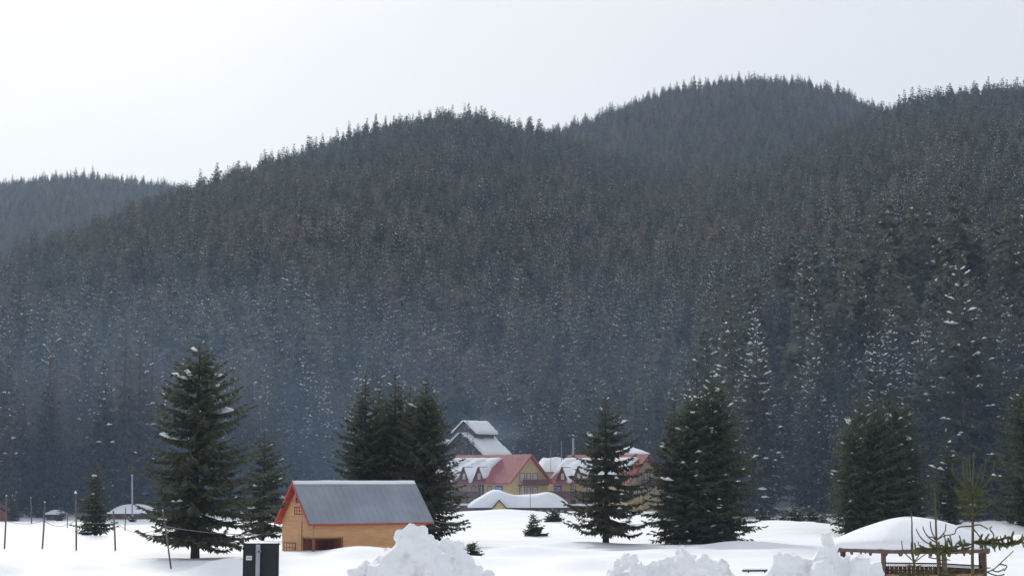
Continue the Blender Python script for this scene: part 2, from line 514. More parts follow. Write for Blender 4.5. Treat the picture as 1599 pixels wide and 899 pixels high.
def spruce(name, loc, label, cat='spruce tree', group=None, H=15, zb=1.2, R=3.5, r0=0.26, seed=1, needles='needles', **kw):
    rng = random.Random(seed)
    root = empty(name, loc, rng.uniform(0, 6.28), label, cat, group)
    (V, T), (LB, LF), (SV, SF) = crown_arrays(rng, H, zb, R, **kw)
    tm = trunk_mb(H, r0)
    o = len(tm.v)
    tm.v += [Vector(p) for p in LB]; tm.f += [tuple(int(i) + o for i in f) for f in LF]
    tm.build('trunk', 'bark', root)
    link('crown', np_mesh('crown', V, T, needles), root)
    if len(SV):
        tag(link('branch_snow', np_mesh('branch_snow', SV, SF, 'snow_branch', True), root), kind='stuff')
    return root

def hero(apx, apy, bpy_, hwpx, label, seed, bpx=None, Y=None, group=None, base=None, **kw):
    """a tree seen in the photo: apex pixel, base row (snow), half width in pixels at the widest"""
    Y = Y or CAM_Z * F_PX / (bpy_ - 749.5)
    bpx = bpx if bpx is not None else apx
    x = px_x(bpx, Y)
    z = gz(x, Y)
    H = at(apx, apy, Y).z - z
    R = hwpx * Y / F_PX * 1.15
    kw.setdefault('zb', max(0.25, 0.085 * H))
    kw.setdefault('r0', 0.017 * H)
    return spruce('spruce_tree', (x, Y, z), label, group=group, H=H, R=R, seed=seed, **kw)

hero(311, 535, 872, 92, 'broad spruce with bare trunk foot beside the leaning pole and the black sign', 11, bpx=307, zb=1.5, whorl=0.62, per=10, power=0.40, droop=0.42, lift=0.3, snow=0.09, snow_size=0.34, hang=0.55, bulge=0.0, r0=0.3, tw_density=24)
hero(412, 672, 841, 44, 'short spruce standing between the tall broad spruce and the wooden cabin', 12, snow=0.16, power=0.45, whorl=0.45, snow_size=0.25)
gB = 'spruces behind the wooden cabin'
for i, (ax, ay, by, hw, la) in enumerate([
        (569, 584, 848, 42, 'dark spruce at the end of the clump behind the cabin roof'),
        (592, 600, 845, 36, 'narrow spruce squeezed between two others behind the cabin roof'),
        (616, 580, 847, 42, 'tallest spruce in the middle of the clump behind the cabin'),
        (640, 602, 845, 38, 'brownish spruce between the tallest one and the lodge side spruce of the clump'),
        (664, 588, 849, 58, 'spruce of the clump behind the cabin that reaches out towards the red roofed lodge')]):
    hero(ax, ay, by, hw, la, 21 + i, group=gB, snow=0.05, snow_size=0.42, power=0.40, bulge=0.08, zb=0.8, whorl=0.42, per=9, tw_density=19)
hero(943, 618, 851, 64, 'open branched lone spruce with bare trunk foot before the second lodge', 31, bpx=946, zb=1.3, whorl=0.6, per=9, power=0.56, droop=0.5, lift=0.34, sparse=0.06, snow=0.13, snow_size=0.24, r0=0.27, tw_density=22)
gC = 'spruces of the dense clump by the second lodge'
for i, (ax, ay, by, hw, bx, la) in enumerate([
        (1042, 620, 850, 34, 1054, 'shortest spruce of the dense clump, towards the second lodge'),
        (1074, 610, 852, 42, 1076, 'second spruce of the dense clump next to its shortest one'),
        (1092, 588, 851, 44, 1090, 'middle spruce of the dense clump beyond the lodges'),
        (1104, 606, 850, 42, 1105, 'fourth spruce of the dense clump leaning against its tallest one'),
        (1118, 578, 850, 60, 1115, 'tallest spruce of the dense clump, with sweeping low branches over the snow')]):
    hero(ax, ay, by, hw, la, 41 + i, bpx=bx, group=gC, snow=0.11, snow_size=0.27, power=0.42, bulge=0.05, zb=0.8, whorl=0.45, per=9, droop=0.45)
gD = 'spruces behind the gazebo'
for i, (ax, ay, by, hw, la) in enumerate([
        (1328, 640, 833, 40, 'shorter spruce at the open end of the clump behind the gazebo'),
        (1346, 612, 831, 42, 'spruce with stepped snow patches in the clump behind the gazebo'),
        (1368, 608, 833, 42, 'second spruce of the clump rising behind the gazebo roof'),
        (1392, 602, 832, 44, 'tallest spruce of the clump right over the gazebo roof'),
        (1416, 616, 831, 42, 'spruce closing the clump behind the gazebo beside the thin dark one')]):
    hero(ax, ay, by, hw, la, 51 + i, group=gD, snow=0.10, snow_size=0.3, power=0.4, bulge=0.08, zb=0.5, whorl=0.5, per=8)
hero(1481, 668, 829, 30, 'thin dark spruce between the gazebo clump and the big edge spruce', 61, snow=0.12, power=0.45)
hero(1612, 588, 842, 74, 'big dense spruce beside the gazebo at the edge of the snowfield', 62, snow=0.05, power=0.42, bulge=0.1, zb=0.5, per=9, snow_size=0.3)
hero(151, 722, 836, 28, 'small dim spruce standing alone among the leaning poles', 63, snow=0.05, power=0.5, zb=0.5, tw_density=20, whorl=0.38)
hero(833, 803, 838, 14, 'knee high little spruce alone on the snow before the lodge', 64, zb=0.1, whorl=0.2, snow=0.2, snow_size=0.12, tw_len=0.75, tw_density=34, tw_w=0.45, power=0.55, r0=0.05)
hero(866, 796, 813, 13, 'tiny spruce poking from the drift beside the low snowed in hall', 65, Y=232, zb=0.1, whorl=0.2, snow=0.1, snow_size=0.14, tw_len=0.8, tw_density=34, tw_w=0.45, power=0.5, r0=0.05)
hero(738, 849, 866, 12, 'tiny spruce poking from the snow beside the big ploughed heap', 66, Y=117, zb=0.05, whorl=0.12, snow=0.2, snow_size=0.08, tw_len=0.6, tw_density=50, tw_w=0.5, power=0.4, r0=0.03)
for i, (px, top, b, hw) in enumerate([(1187, 786, 819, 9), (1200, 797, 818, 8), (1222, 795, 819, 9), (1240, 788, 821, 11), (1252, 797, 819, 9), (1268, 792, 820, 12), (1284, 800, 822, 9), (22, 772, 812, 8), (96, 793, 811, 7), (207, 805, 815, 6)]):
    hero(px, top, b, hw, 'young bushy spruce low in the snow ' + ('near the small huts' if px < 700 else 'at the mouth of the cut lane'), 71 + i, group='young spruces ' + ('near the small huts' if px < 700 else 'at the cut lane'), zb=0.1, whorl=0.25, snow=0.2, snow_size=0.18, tw_len=0.8, tw_density=28, tw_w=0.45, r0=0.06, power=0.5)

# ------------------------------------------------------------------ the wood on the hills
def wood_spruce_parts(seed, H, R, snow, detail, snow_size=0.5, power=0.62):
    rng = random.Random(seed)
    if detail:
        return crown_arrays(rng, H, H * 0.06, R, whorl=0.85, per=7, tw_density=6.5, tw_len=0.8, tw_w=0.42, power=power, droop=0.5, lift=0.2, hang=0.6, snow=snow, snow_size=snow_size, bulge=0.1)
    return crown_arrays(rng, H, H * 0.12, R, whorl=1.15, per=6, tw_density=2.6, tw_len=1.5, tw_w=0.75, power=power, tw_min=0.62, droop=0.5, lift=0.15, hang=0.6, snow=snow, snow_size=snow_size, bulge=0.1)

KINDS = [(0.0, 2.9), (0.0, 2.5), (0.03, 2.8), (0.045, 3.1), (0.10, 2.7), (0.16, 3.0), (0.34, 2.8), (0.5, 3.0)]
LABELS = [t for t in ('slender dark snow free spruce', 'slender spruce with few snow flecks', 'slender spruce well dusted with snow', 'slender spruce white with snow') for _ in (0, 1)]
far_meshes, near_meshes = [], []
for i, (sn, R) in enumerate(KINDS + KINDS):
    (V, T), (LB, LF), (SV, SF) = wood_spruce_parts(300 + i, 20.0, R, sn * 1.7, False, 0.24 if i < 8 else 0.46)
    tm = trunk_mb(20.0, 0.25, -2.0, 5)
    TV = np.array([tuple(p) for p in tm.v])
    TF = []
    for f in tm.f:
        for a in range(1, len(f) - 1): TF.append((f[0], f[a], f[a + 1]))
    TF = np.array(TF)
    n1, n2 = len(V), len(V) + len(TV)
    me = np_mesh('wood_spruce', np.concatenate([V, TV, SV]), np.concatenate([T, TF + n1, SF + n2]), 'needles_wood')
    me.materials.append(MATS['bark_grey']); me.materials.append(MATS['snow_branch'])
    mi = np.concatenate([np.zeros(len(T)), np.ones(len(TF)), np.full(len(SF), 2)]).astype(np.int32)
    me.polygons.foreach_set('material_index', mi)
    far_meshes.append(me)
    if i >= 8: continue
    (V, T), (LB, LF), (SV, SF) = wood_spruce_parts(400 + i, 20.0, R, sn * 1.5, True, 0.2)
    tm = trunk_mb(20.0, 0.25, -2.0, 6)
    o = len(tm.v)
    tm.v += [Vector(p) for p in LB]; tm.f += [tuple(int(q) + o for q in f) for f in LF]
    tme = bpy.data.meshes.new('trunk'); tme.from_pydata([tuple(p) for p in tm.v], [], tm.f); tme.materials.append(MATS['bark_grey'])
    near_meshes.append((np_mesh('crown', V, T, 'needles_wood'), tme, np_mesh('branch_snow', SV, SF, 'snow_branch', True) if len(SV) else None))

rs = np.random.default_rng(5)
pts = []
def scatter(y0, y1, step):
    ys = np.arange(y0, y1, step)
    for y in ys:
        xs = np.arange(-0.40 * y - 25, 0.40 * y + 25, step)
        pts.append(np.stack([xs + rs.uniform(-0.48, 0.48, len(xs)) * step, np.full(len(xs), y) + rs.uniform(-0.48, 0.48, len(xs)) * step], 1))
scatter(200, 420, 4.7)
scatter(420, 900, 5.6)
scatter(900, 1500, 6.3)
scatter(1500, 2420, 7.2)
pts = np.concatenate(pts)
X, Y = pts[:, 0], pts[:, 1]
U = X / Y
PXC = 799.5 + F_PX * U * CP
keep = Y > front_y(U) + 3 * wob(X, Y, 14.0, 2.2)
Zt = ground(X, Y)
# drop the far side of each ridge: what lies well below the sight line over nearer ground
cells = np.linspace(-0.42, 0.42, 241)
ci = np.clip(np.searchsorted(cells, U), 0, 240)
order = np.argsort(Y)
horizon = np.full(241, -9.0)
vis = np.zeros(len(Y), bool)
elev_g = (Zt - CAM_Z) / Y
elev_t = (Zt + 24 - CAM_Z) / Y
for j in order:
    c = ci[j]
    vis[j] = elev_t[j] > horizon[c]
    if elev_g[j] > horizon[c]: horizon[c] = elev_g[j]
keep &= vis
# the cut lane through the wood edge and the yards of the houses
lane = (PXC > 1188) & (PXC < 1240) & (Y < 400)
keep &= ~lane
yard = (PXC > 675) & (PXC < 1060) & (Y < 353)
keep &= ~yard
keep &= ~((PXC > 690) & (PXC < 790) & (Y < 372))
X, Y, Zt, U, PXC = X[keep], Y[keep], Zt[keep], U[keep], PXC[keep]
nT = len(X)
PY = 449.5 - F_PX * (((Zt - CAM_Z) / Y) * CP - SP) / (CP + ((Zt - CAM_Z) / Y) * SP)
# how snowy: more on the middle and lower slopes and to the right, none on the crests
crest = np.interp(U, R1[0], 449.5 - F_PX * (R1[1] * CP - SP) / (CP + R1[1] * SP))
below = np.clip((PY - crest) / 190.0, 0, 1)
snowy = below * (0.42 + 0.30 * wob(X, Y, 55.0, 7.0) + 0.2 * np.clip((PXC - 500) / 600, 0, 1)) - 0.06 + rs.normal(0, 0.26, nT)
snowy = np.where((Y > 420) & (Y < 1400), snowy + 0.14 * below, snowy)
snowy = np.where(Y > 1560, snowy * 0.25, snowy)
nearness = np.clip((330 - Y) / 120, 0, 1)  # rises towards the nearest trees, which carry less snow
snowy -= 0.12 * nearness
snowy = np.where((PXC > 1150) & (Y < 450), snowy - 0.2, snowy)
var = np.digitize(snowy, [0.0, 0.08, 0.18, 0.30, 0.42, 0.60, 0.80]).astype(np.int32)
swap = rs.random(nT) < 0.5
var = np.where(swap, (var // 2) * 2 + (1 - var % 2), var).astype(np.int32)
hgt = np.clip(rs.normal(0.98, 0.22, nT), 0.5, 1.55) * np.interp(Y, [200, 400, 1000, 2400], [0.98, 1.05, 1.15, 1.05])
near_right = (PXC > 1140) & (Y < 470)
hgt = np.where(near_right, hgt * rs.choice([0.85, 1.2, 1.5], nT), hgt)
wid = hgt * rs.uniform(0.8, 1.2, nT)
rz = rs.uniform(0, 6.283, nT)

# the 300 nearest trees that the picture shows: individuals
show = (PXC > -25) & (PXC < 1625)
gap = front_y(U)
rank = np.where(show, (Y - gap) * 3 + Y, 1e9)
near_ids = np.argsort(rank)[:290]
isnear = np.zeros(nT, bool); isnear[near_ids] = True
FORCED = [(985, 356, 6, 19.0), (172, 262, 6, 17.0), (709, 330, 4, 13.5), (729, 331, 6, 18.0), (738, 333, 4, 14.5), (698, 332, 3, 15.0), (850, 356, 5, 10.0), (20, 252, 7, 6.0)]
def wood_tree(x, y, z, v, h, w, r):
    p = 799.5 + F_PX * x / y * CP
    place = next(t for lim, t in ((290, 'at the wood edge behind the huts'), (560, 'at the wood edge behind the timber cabin'), (1050, 'at the wood edge behind the lodges'),
                                  (1199, 'between dense clump and cut lane'), (1300, 'between cut lane and gazebo clump'), (9999, 'at the wood edge behind the gazebo clump')) if p < lim)
    root = empty('spruce_tree', (x, y, z), r, LABELS[v] + ' ' + place, 'spruce tree', 'spruces ' + place)
    root.scale = (w, w, h)
    cm, tme, sm = near_meshes[v]
    link('trunk', tme, root); link('crown', cm, root)
    if sm is not None: tag(link('branch_snow', sm, root), kind='stuff')
for j in near_ids:
    wood_tree(X[j], Y[j], Zt[j] - 0.1, int(var[j]), hgt[j], wid[j], rz[j])
for px, y, v, h in FORCED:
    x = px_x(px, y)
    wood_tree(x, y, gz(x, y) - 0.1, v, h / 20, h / 20 * 1.15, 0.3)

far = np.where(~isnear)[0]
lib = bpy.data.collections.new('wood_spruce_kinds')
for i, me in enumerate(far_meshes):
    lib.objects.link(bpy.data.objects.new('wood_spruce_kind_%02d' % i, me))
pm = bpy.data.meshes.new('forest')
pm.vertices.add(len(far))
pm.vertices.foreach_set('co', np.stack([X[far], Y[far], Zt[far] - 0.2], 1).astype(np.float32).ravel())
a = pm.attributes.new('variant', 'INT', 'POINT'); a.data.foreach_set('value', np.where(Y[far] < 500, var[far], var[far] + 8).astype(np.int32))
a = pm.attributes.new('turn', 'FLOAT_VECTOR', 'POINT')
a.data.foreach_set('vector', np.stack([rs.normal(0, 0.02, len(far)), rs.normal(0, 0.02, len(far)), rz[far]], 1).astype(np.float32).ravel())
a = pm.attributes.new('size', 'FLOAT_VECTOR', 'POINT')
a.data.foreach_set('vector', np.stack([wid[far], wid[far], hgt[far]], 1).astype(np.float32).ravel())
forest = link('forest', pm)
tag(forest, 'dense dark spruce wood flecked with snow covering the hills', 'forest', kind='stuff')
ng = bpy.data.node_groups.new('forest_trees', 'GeometryNodeTree')
ng.interface.new_socket('Geometry', in_out='INPUT', socket_type='NodeSocketGeometry')
ng.interface.new_socket('Geometry', in_out='OUTPUT', socket_type='NodeSocketGeometry')
gi, go = ng.nodes.new('NodeGroupInput'), ng.nodes.new('NodeGroupOutput')
ci_ = ng.nodes.new('GeometryNodeCollectionInfo')
ci_.inputs['Collection'].default_value = lib
ci_.inputs['Separate Children'].default_value = True
ci_.inputs['Reset Children'].default_value = True
iop = ng.nodes.new('GeometryNodeInstanceOnPoints')
iop.inputs['Pick Instance'].default_value = True
def named(nm, dt):
    n = ng.nodes.new('GeometryNodeInputNamedAttribute'); n.data_type = dt
    n.inputs['Name'].default_value = nm
    return n.outputs['Attribute']
L = ng.links
L.new(gi.outputs[0], iop.inputs['Points'])
L.new(ci_.outputs[0], iop.inputs['Instance'])
L.new(named('variant', 'INT'), iop.inputs['Instance Index'])
L.new(named('turn', 'FLOAT_VECTOR'), iop.inputs['Rotation'])
L.new(named('size', 'FLOAT_VECTOR'), iop.inputs['Scale'])
L.new(iop.outputs[0], go.inputs[0])
forest.modifiers.new('trees', 'NODES').node_group = ng

# ------------------------------------------------------------------ building helpers
def frame_m(o, r, n):
    """matrix whose x runs along r, z is up and -y looks along the outward normal n"""
    r = Vector(r).normalized(); n = Vector(n).normalized(); u = Vector((0, 0, 1))
    return Matrix(((r.x, -n.x, u.x, o[0]), (r.y, -n.y, u.y, o[1]), (r.z, -n.z, u.z, o[2]), (0, 0, 0, 1)))

def window(parent, o, r, n, w, h, frame='wood_brown', pane='glass', nx=2, nz=1, t=0.09, name='window'):
    """window centred at o on a wall with outward normal n; frame mesh with its pane as child"""
    M = frame_m(o, r, n)
    f = MB(M)
    f.box(-w / 2, -w / 2 + t, -0.05, 0.03, -h / 2, h / 2); f.box(w / 2 - t, w / 2, -0.05, 0.03, -h / 2, h / 2)
    f.box(-w / 2 + t, w / 2 - t, -0.047, 0.03, h / 2 - t, h / 2); f.box(-w / 2 + t, w / 2 - t, -0.047, 0.03, -h / 2, -h / 2 + t)
    for i in range(1, nx):
        x = -w / 2 + w * i / nx; f.box(x - t * 0.35, x + t * 0.35, -0.042, 0.02, -h / 2 + t, h / 2 - t)
    for i in range(1, nz):
        z = -h / 2 + h * i / nz; f.box(-w / 2 + t, w / 2 - t, -0.038, 0.018, z - t * 0.3, z + t * 0.3)
    fo = f.build(name, frame, parent)
    MB(M).box(-w / 2 + t * 0.9, w / 2 - t * 0.9, -0.018, 0.012, -h / 2 + t * 0.9, h / 2 - t * 0.9).build('pane', pane, fo)
    return fo

def snow_sheet(name, p00, p10, p01, th, parent, nu=22, nv=12, seed=0, edge=0.12, lumps=0.3, cut=None, mat_='snow_roof', lip=0.15):
    """rounded sheet of snow on a sloping plane; p00-p10 along the eave, p00-p01 up the slope"""
    p00, p10, p01 = Vector(p00), Vector(p10), Vector(p01)
    e, s = p10 - p00, p01 - p00
    nrm = e.cross(s).normalized()
    if nrm.z < 0: nrm = -nrm
    V, Fs = [], []
    le, ls = e.length, s.length
    for j in range(nv + 1):
        for i in range(nu + 1):
            a, b = i / nu, j / nv
            b0 = cut(a) if cut else 0.0
            bb = b0 + (1 - b0) * b
            d = min(a * le, (1 - a) * le, (bb - b0) * ls, (1 - bb) * ls)
            k = min(1.0, d / edge / 3.0) if edge else 1.0
            k = math.sqrt(max(0.0, 1 - (1 - k) ** 2))
            wv = 1 + lumps * float(wob(a * le + seed * 3.1, bb * ls, 1.4, seed))
            q = p00 + e * a + s * bb + nrm * (0.012 + th * k * wv)
            V.append(q)
    for j in range(nv):
        for i in range(nu):
            k = j * (nu + 1) + i
            Fs.append((k, k + 1, k + nu + 2, k + nu + 1))
    n0 = len(V)                                        # underside, so that the sheet is a solid
    ring = [i for i in range(nu + 1)] + [j * (nu + 1) + nu for j in range(1, nv + 1)] + [nv * (nu + 1) + i for i in range(nu - 1, -1, -1)] + [j * (nu + 1) for j in range(nv - 1, 0, -1)]
    for r in ring: V.append(V[r] - nrm * 0.02)
    m = len(ring)
    for k in range(m): Fs.append((ring[k], n0 + k, n0 + (k + 1) % m, ring[(k + 1) % m]))
    Fs.append(tuple(range(n0, n0 + m)))
    mb = MB(); mb.v, mb.f = V, Fs
    return mb.build(name, mat_, parent, True)

# ------------------------------------------------------------------ the wooden cabin
CA = math.radians(32.0)
corner = at(489, 865, 127)
cab = empty('wooden_cabin', (corner.x, corner.y, 0.0), CA, 'new honey coloured timber cabin with bare grey metal roof and red trim', 'cabin')
# local frame: x along the ridge, y across (front wall at y=0, rear at y=CW), origin at the near corner
CW, CLEN, ZE, ZR, OV, OE = 5.9, 9.95, 2.72, 5.6, 0.5, 0.34
PX1, PY1, PZ = 2.45, 2.1, 1.28                    # corner porch
def courses(mb, x_of, z0, z1, step=0.2):
    z = z0
    k = 0
    while z < z1 - 0.01:
        h = min(step, z1 - z)
        for (a, b) in x_of(z + h / 2): mb(a, b, z, z + h - 0.012, k)
        z += step; k += 1
core = MB()
core.box(PX1, CLEN - 0.05, 0.07, CW - 0.07, -0.9, 2.7); core.box(0.07, PX1, PY1, CW - 0.07, -0.9, 2.7); core.box(0.07, PX1, 0.07, PY1, PZ + 0.05, 2.7)
core.prism([(0.07, 0.07, 2.7), (0.07, CW - 0.07, 2.7), (0.07, CW / 2, ZR - 0.32)], (CLEN - 0.14, 0, 0))
core.build('wall', 'wood', cab)
fb = MB()
def fput(a, b, z0, z1, k):
    fb.box(a, b, 0.0 + 0.008 * (k % 2), 0.07, z0, z1)
courses(fput, lambda z: [(0.0, CLEN)] if z > PZ else [(PX1, CLEN)], -0.72, 2.68)
tag(fb.build('plank_siding', 'wood', cab), 'honey brown plank siding of the long wall', kind='stuff')
gb = MB()
def gput(a, b, z0, z1, k):
    gb.box(-0.0 + 0.008 * (k % 2), 0.07, a, b, z0, z1)
def gspan(z):
    if z < PZ: return [(PY1, CW)]
    if z < 2.68: return [(0.0, CW)]
    h = (ZR - 0.15 - z) / (ZR - 0.15 - 2.68) * CW / 2
    return [(CW / 2 - h, CW / 2 + h)] if h > 0.05 else []
courses(gput, gspan, -0.72, ZR - 0.2)
tag(gb.build('plank_siding', 'wood', cab), 'pale plank siding of the gable', kind='stuff')
rb = MB()
courses(lambda a, b, z0, z1, k: rb.box(CLEN - 0.07, CLEN - 0.008 * (k % 2), a, b, z0, z1), lambda z: gspan(max(z, PZ + 0.01)), -0.72, ZR - 0.2)
tag(rb.build('plank_siding', 'wood', cab), kind='stuff')
MB().box(-0.04, 0.13, -0.04, 0.13, -0.9, PZ + 0.04).build('corner_post', 'wood_brown', cab)
MB().box(-0.03, -0.005, PY1 - 0.02, PY1 + 0.06, -0.72, 2.66).build('trim_board', 'wood_brown', cab)
pm_ = MB(); pm_.box(-0.035, PX1, -0.035, 0.0, PZ, PZ + 0.12); pm_.box(-0.035, 0.0, 0.0, PY1, PZ, PZ + 0.12); pm_.box(PX1, PX1 + 0.1, -0.03, 0.0, -0.72, PZ + 0.12)
pm_.build('porch_beam', 'wood_brown', cab)
pw = MB(); pw.box(PX1 - 0.03, PX1 - 0.002, 0.08, PY1, -0.9, PZ); pw.box(0.1, PX1 - 0.03, PY1 - 0.03, PY1 - 0.002, -0.9, PZ)
pw.build('porch_wall', 'wood_brown', cab)
dr = MB(); dr.box(1.35, 2.2, PY1 - 0.075, PY1 - 0.03, -0.75, 1.18)
d_ = dr.build('door', 'wood_maroon', cab)
MB().box(1.42, 1.47, PY1 - 0.12, PY1 - 0.075, 0.25, 0.40).build('handle', 'metal_grey', d_)
window(cab, (0.0, CW - 1.55, 0.52), (0, -1, 0), (-1, 0, 0), 2.3, 0.8, nx=4, nz=2, t=0.1, pane='wood')
window(cab, (0.0, CW / 2 - 0.35, 3.42), (0, -1, 0), (-1, 0, 0), 1.9, 0.62, nx=4, nz=2, t=0.1, pane='wood')
window(cab, (0.0, CW / 2, 4.25), (0, -1, 0), (-1, 0, 0), 0.7, 0.5, nx=2, nz=2, t=0.08)
sl = (ZR - ZE) / (CW / 2)
ze = ZE - sl * OE
def roof_slab(side, x0, x1, th, yo=0.0):
    if side < 0: a, b = (-OE, ze), (CW / 2, ZR)
    else: a, b = (CW + OE, ze), (CW / 2, ZR)
    return [(x0, a[0], a[1] + th), (x1, a[0], a[1] + th), (x1, b[0], b[1] + th), (x0, b[0], b[1] + th)]
for side in (-1, 1):
    m = MB(); m.prism(roof_slab(side, -OV, CLEN + OV, 0.05), (0, 0, 0.05))
    rf = m.build('roof', 'metal_roof', cab)
    sm = MB()
    nse = 19
    for k in range(nse + 1):
        x = -OV + 0.04 + (CLEN + 2 * OV - 0.08) * k / nse
        q = roof_slab(side, x - 0.012, x + 0.012, 0.102)
        sm.prism(q, (0, 0, 0.014))
    tag(sm.build('standing_seam', 'metal_roof', rf), kind='stuff')
    MB().prism(roof_slab(side, -OV + 0.03, CLEN + OV - 0.03, -0.02), (0, 0, 0.068)).build('soffit', 'red_trim', rf)
    yy = -OE - 0.03 if side < 0 else CW + OE
    MB().box(-OV, CLEN + OV, yy, yy + 0.03, ze - 0.07, ze + 0.06).build('fascia', 'red_trim', cab)
    for xa in (-OV - 0.04, CLEN + OV):
        p = roof_slab(side, xa, xa, -0.16)
        p = [p[0], p[3]]
        m = MB(); m.prism([p[0], p[1], (p[1][0], p[1][1], p[1][2] + 0.27), (p[0][0], p[0][1], p[0][2] + 0.27)], (0.04, 0, 0))
        m.build('barge_board', 'red_trim' if xa < 0 else 'metal_roof', cab)
    p0 = roof_slab(side, -OV, CLEN + OV, 0.11)
    p00, p10, p01 = Vector(p0[0]), Vector(p0[1]), Vector(p0[3])
    up = p01 - p00
    b = 0.935 if side < 0 else 0.3
    snow_sheet('ridge_snow', p00 + up * b, p10 + up * b, p01 + up * 0.02, 0.09, rf, nu=40, nv=5, seed=3 + side, edge=0.05, lumps=0.4)

# ------------------------------------------------------------------ the two red roofed lodges
GA = math.radians(45.0)
def lodge(px_corner, Y, label, group, sy=6.2):
    """local x along the gable wall, y towards the far end; long wall at x=0 looks along -x, gable wall at y=0 looks along -y"""
    o = at(px_corner, 790, Y)
    zb = gz(o.x, o.y)
    W, LL, E, R_ = 10.4, 19.0, 5.8 - zb, 10.55 - zb
    root = empty('lodge', (o.x, o.y, zb), GA, label, 'lodge', group)
    m = MB(); m.box(0, W, 0, LL, -1.5, E)
    m.prism([(0, 0, E), (W, 0, E), (W / 2, 0, R_ - 0.12)], (0, LL, 0))
    m.build('wall', 'yellow_wall', root)
    s = (R_ - E) / (W / 2); ov, oe = 0.9, 0.75
    for sd in (-1, 1):
        xe = -oe if sd < 0 else W + oe
        m = MB(); m.prism([(xe, -ov, E - s * oe), (xe, LL + ov, E - s * oe), (W / 2, LL + ov, R_), (W / 2, -ov, R_)], (0, 0, 0.16))
        rf = m.build('roof', 'red_roof', root)
        m = MB()
        for k in range(48):
            y = -ov + 0.1 + (LL + 2 * ov - 0.2) * k / 47
            m.prism([(xe, y - 0.03, E - s * oe + 0.155), (xe, y + 0.03, E - s * oe + 0.155), (W / 2, y + 0.03, R_ + 0.155), (W / 2, y - 0.03, R_ + 0.155)], (0, 0, 0.035))
        tag(m.build('roof_rib', 'red_roof', rf), kind='stuff')
        m = MB(); m.prism([(xe, -ov - 0.05, E - s * oe - 0.18), (W / 2, -ov - 0.05, R_ - 0.18), (W / 2, -ov - 0.05, R_ + 0.17), (xe, -ov - 0.05, E - s * oe + 0.17)], (0, 0.05, 0))
        m.build('barge_board', 'red_trim', rf)
        if sd < 0:
            snow = snow_sheet('roof_snow', (xe, sy, E - s * oe + 0.16), (xe, LL + ov, E - s * oe + 0.16), (W / 2 - 0.8, sy, R_ + 0.16 - 0.8 * s), 0.55, rf, nu=44, nv=16, seed=2.0, edge=0.25, lumps=0.3,
                              cut=lambda a: (max(0.0, 0.62 - a * 7) if sy > 2 else 0.0) + (0.24 + 0.24 * math.sin(a * 15.0 + 0.6)) * (1 if a < 0.99 else 0))
        else:
            snow_sheet('roof_snow', (xe, 3.0, E - s * oe + 0.16), (xe, LL + ov, E - s * oe + 0.16), (W / 2 + 0.6, 3.0, R_ + 0.16 - 0.6 * s), 0.5, rf, nu=30, nv=12, seed=5.0, edge=0.25, lumps=0.3)
    # A-shaped dormers on the long slope
    for k in range(3):
        yc = 7.7 + k * 4.2
        hw, hh = 1.45, 2.7
        d = empty('dormer', (0, 0, 0)); d.parent = root
        x0 = -0.35
        zb_ = E + s * x0 + 0.1
        depth = 3.1
        m = MB(); m.prism([(x0, yc - hw + 0.12, zb_), (x0, yc + hw - 0.12, zb_), (x0, yc, zb_ + hh - 0.25)], (depth * 0.8, 0, 0))
        m.build('dormer_face', 'dormer_brown', d)
        for q in (-1, 1):
            m = MB(); m.prism([(x0 - 0.3, yc + q * (hw + 0.1), zb_ - 0.15), (x0 - 0.3, yc, zb_ + hh), (x0 + depth, yc, zb_ + hh), (x0 + depth, yc + q * (hw + 0.1), zb_ - 0.15)], (0, q * 0.1, 0.08))
            m.build('dormer_roof', 'wood_maroon', d)
            snow_sheet('dormer_snow', (x0 - 0.25, yc + q * (hw + 0.1) * 0.8, zb_ + 0.5), (x0 + depth, yc + q * (hw + 0.1) * 0.8, zb_ + 0.5), (x0 - 0.25, yc + q * 0.12, zb_ + hh - 0.02), 0.3, d, nu=10, nv=8, seed=k + q, edge=0.12)
        window(d, (x0, yc, zb_ + 0.95), (0, 1, 0), (-1, 0, 0), 0.75, 1.15, 'yellow_trim', 'curtain', nx=1, t=0.08)
    # long wall: windows, door and the maroon gallery before it
    for yc, wv in ((5.2, 1.1), (9.5, 1.2), (13.6, 1.2), (17.2, 1.1)):
        window(root, (0, yc, E - 1.75), (0, 1, 0), (-1, 0, 0), wv, 1.5, 'wood_maroon', 'curtain', nx=2, t=0.12)
    for yc in (9.5, 13.6, 17.2):
        window(root, (0, yc, E - 4.4), (0, 1, 0), (-1, 0, 0), 1.2, 1.4, 'wood_maroon', 'glass', nx=2, t=0.12)
    dm = MB(frame_m((0, 7.4, E - 1.95), (0, 1, 0), (-1, 0, 0))); dm.box(-0.6, 0.6, -0.06, 0.03, -1.1, 1.1)
    dd = dm.build('door', 'wood_dark', root)
    MB(frame_m((0, 7.4, E - 1.95), (0, 1, 0), (-1, 0, 0))).box(-0.16, 0.16, -0.09, -0.062, -0.9, 0.95).build('pane', 'curtain', dd)
    gal = empty('gallery', (0, 0, 0)); gal.parent = root
    zf = E - 3.15
    MB().box(-1.9, -0.0, 6.2, LL, zf - 0.22, zf).build('deck', 'wood_maroon', gal)
    MB().box(-1.95, -1.83, 6.2, LL, zf + 0.95, zf + 1.08).build('rail', 'wood_maroon', gal)
    m = MB()
    for k in range(52):
        y = 6.3 + (LL - 6.4) * k / 51; m.box(-1.93, -1.87, y - 0.085, y + 0.085, zf, zf + 0.95)
    tag(m.build('baluster', 'wood_maroon', gal), kind='stuff')
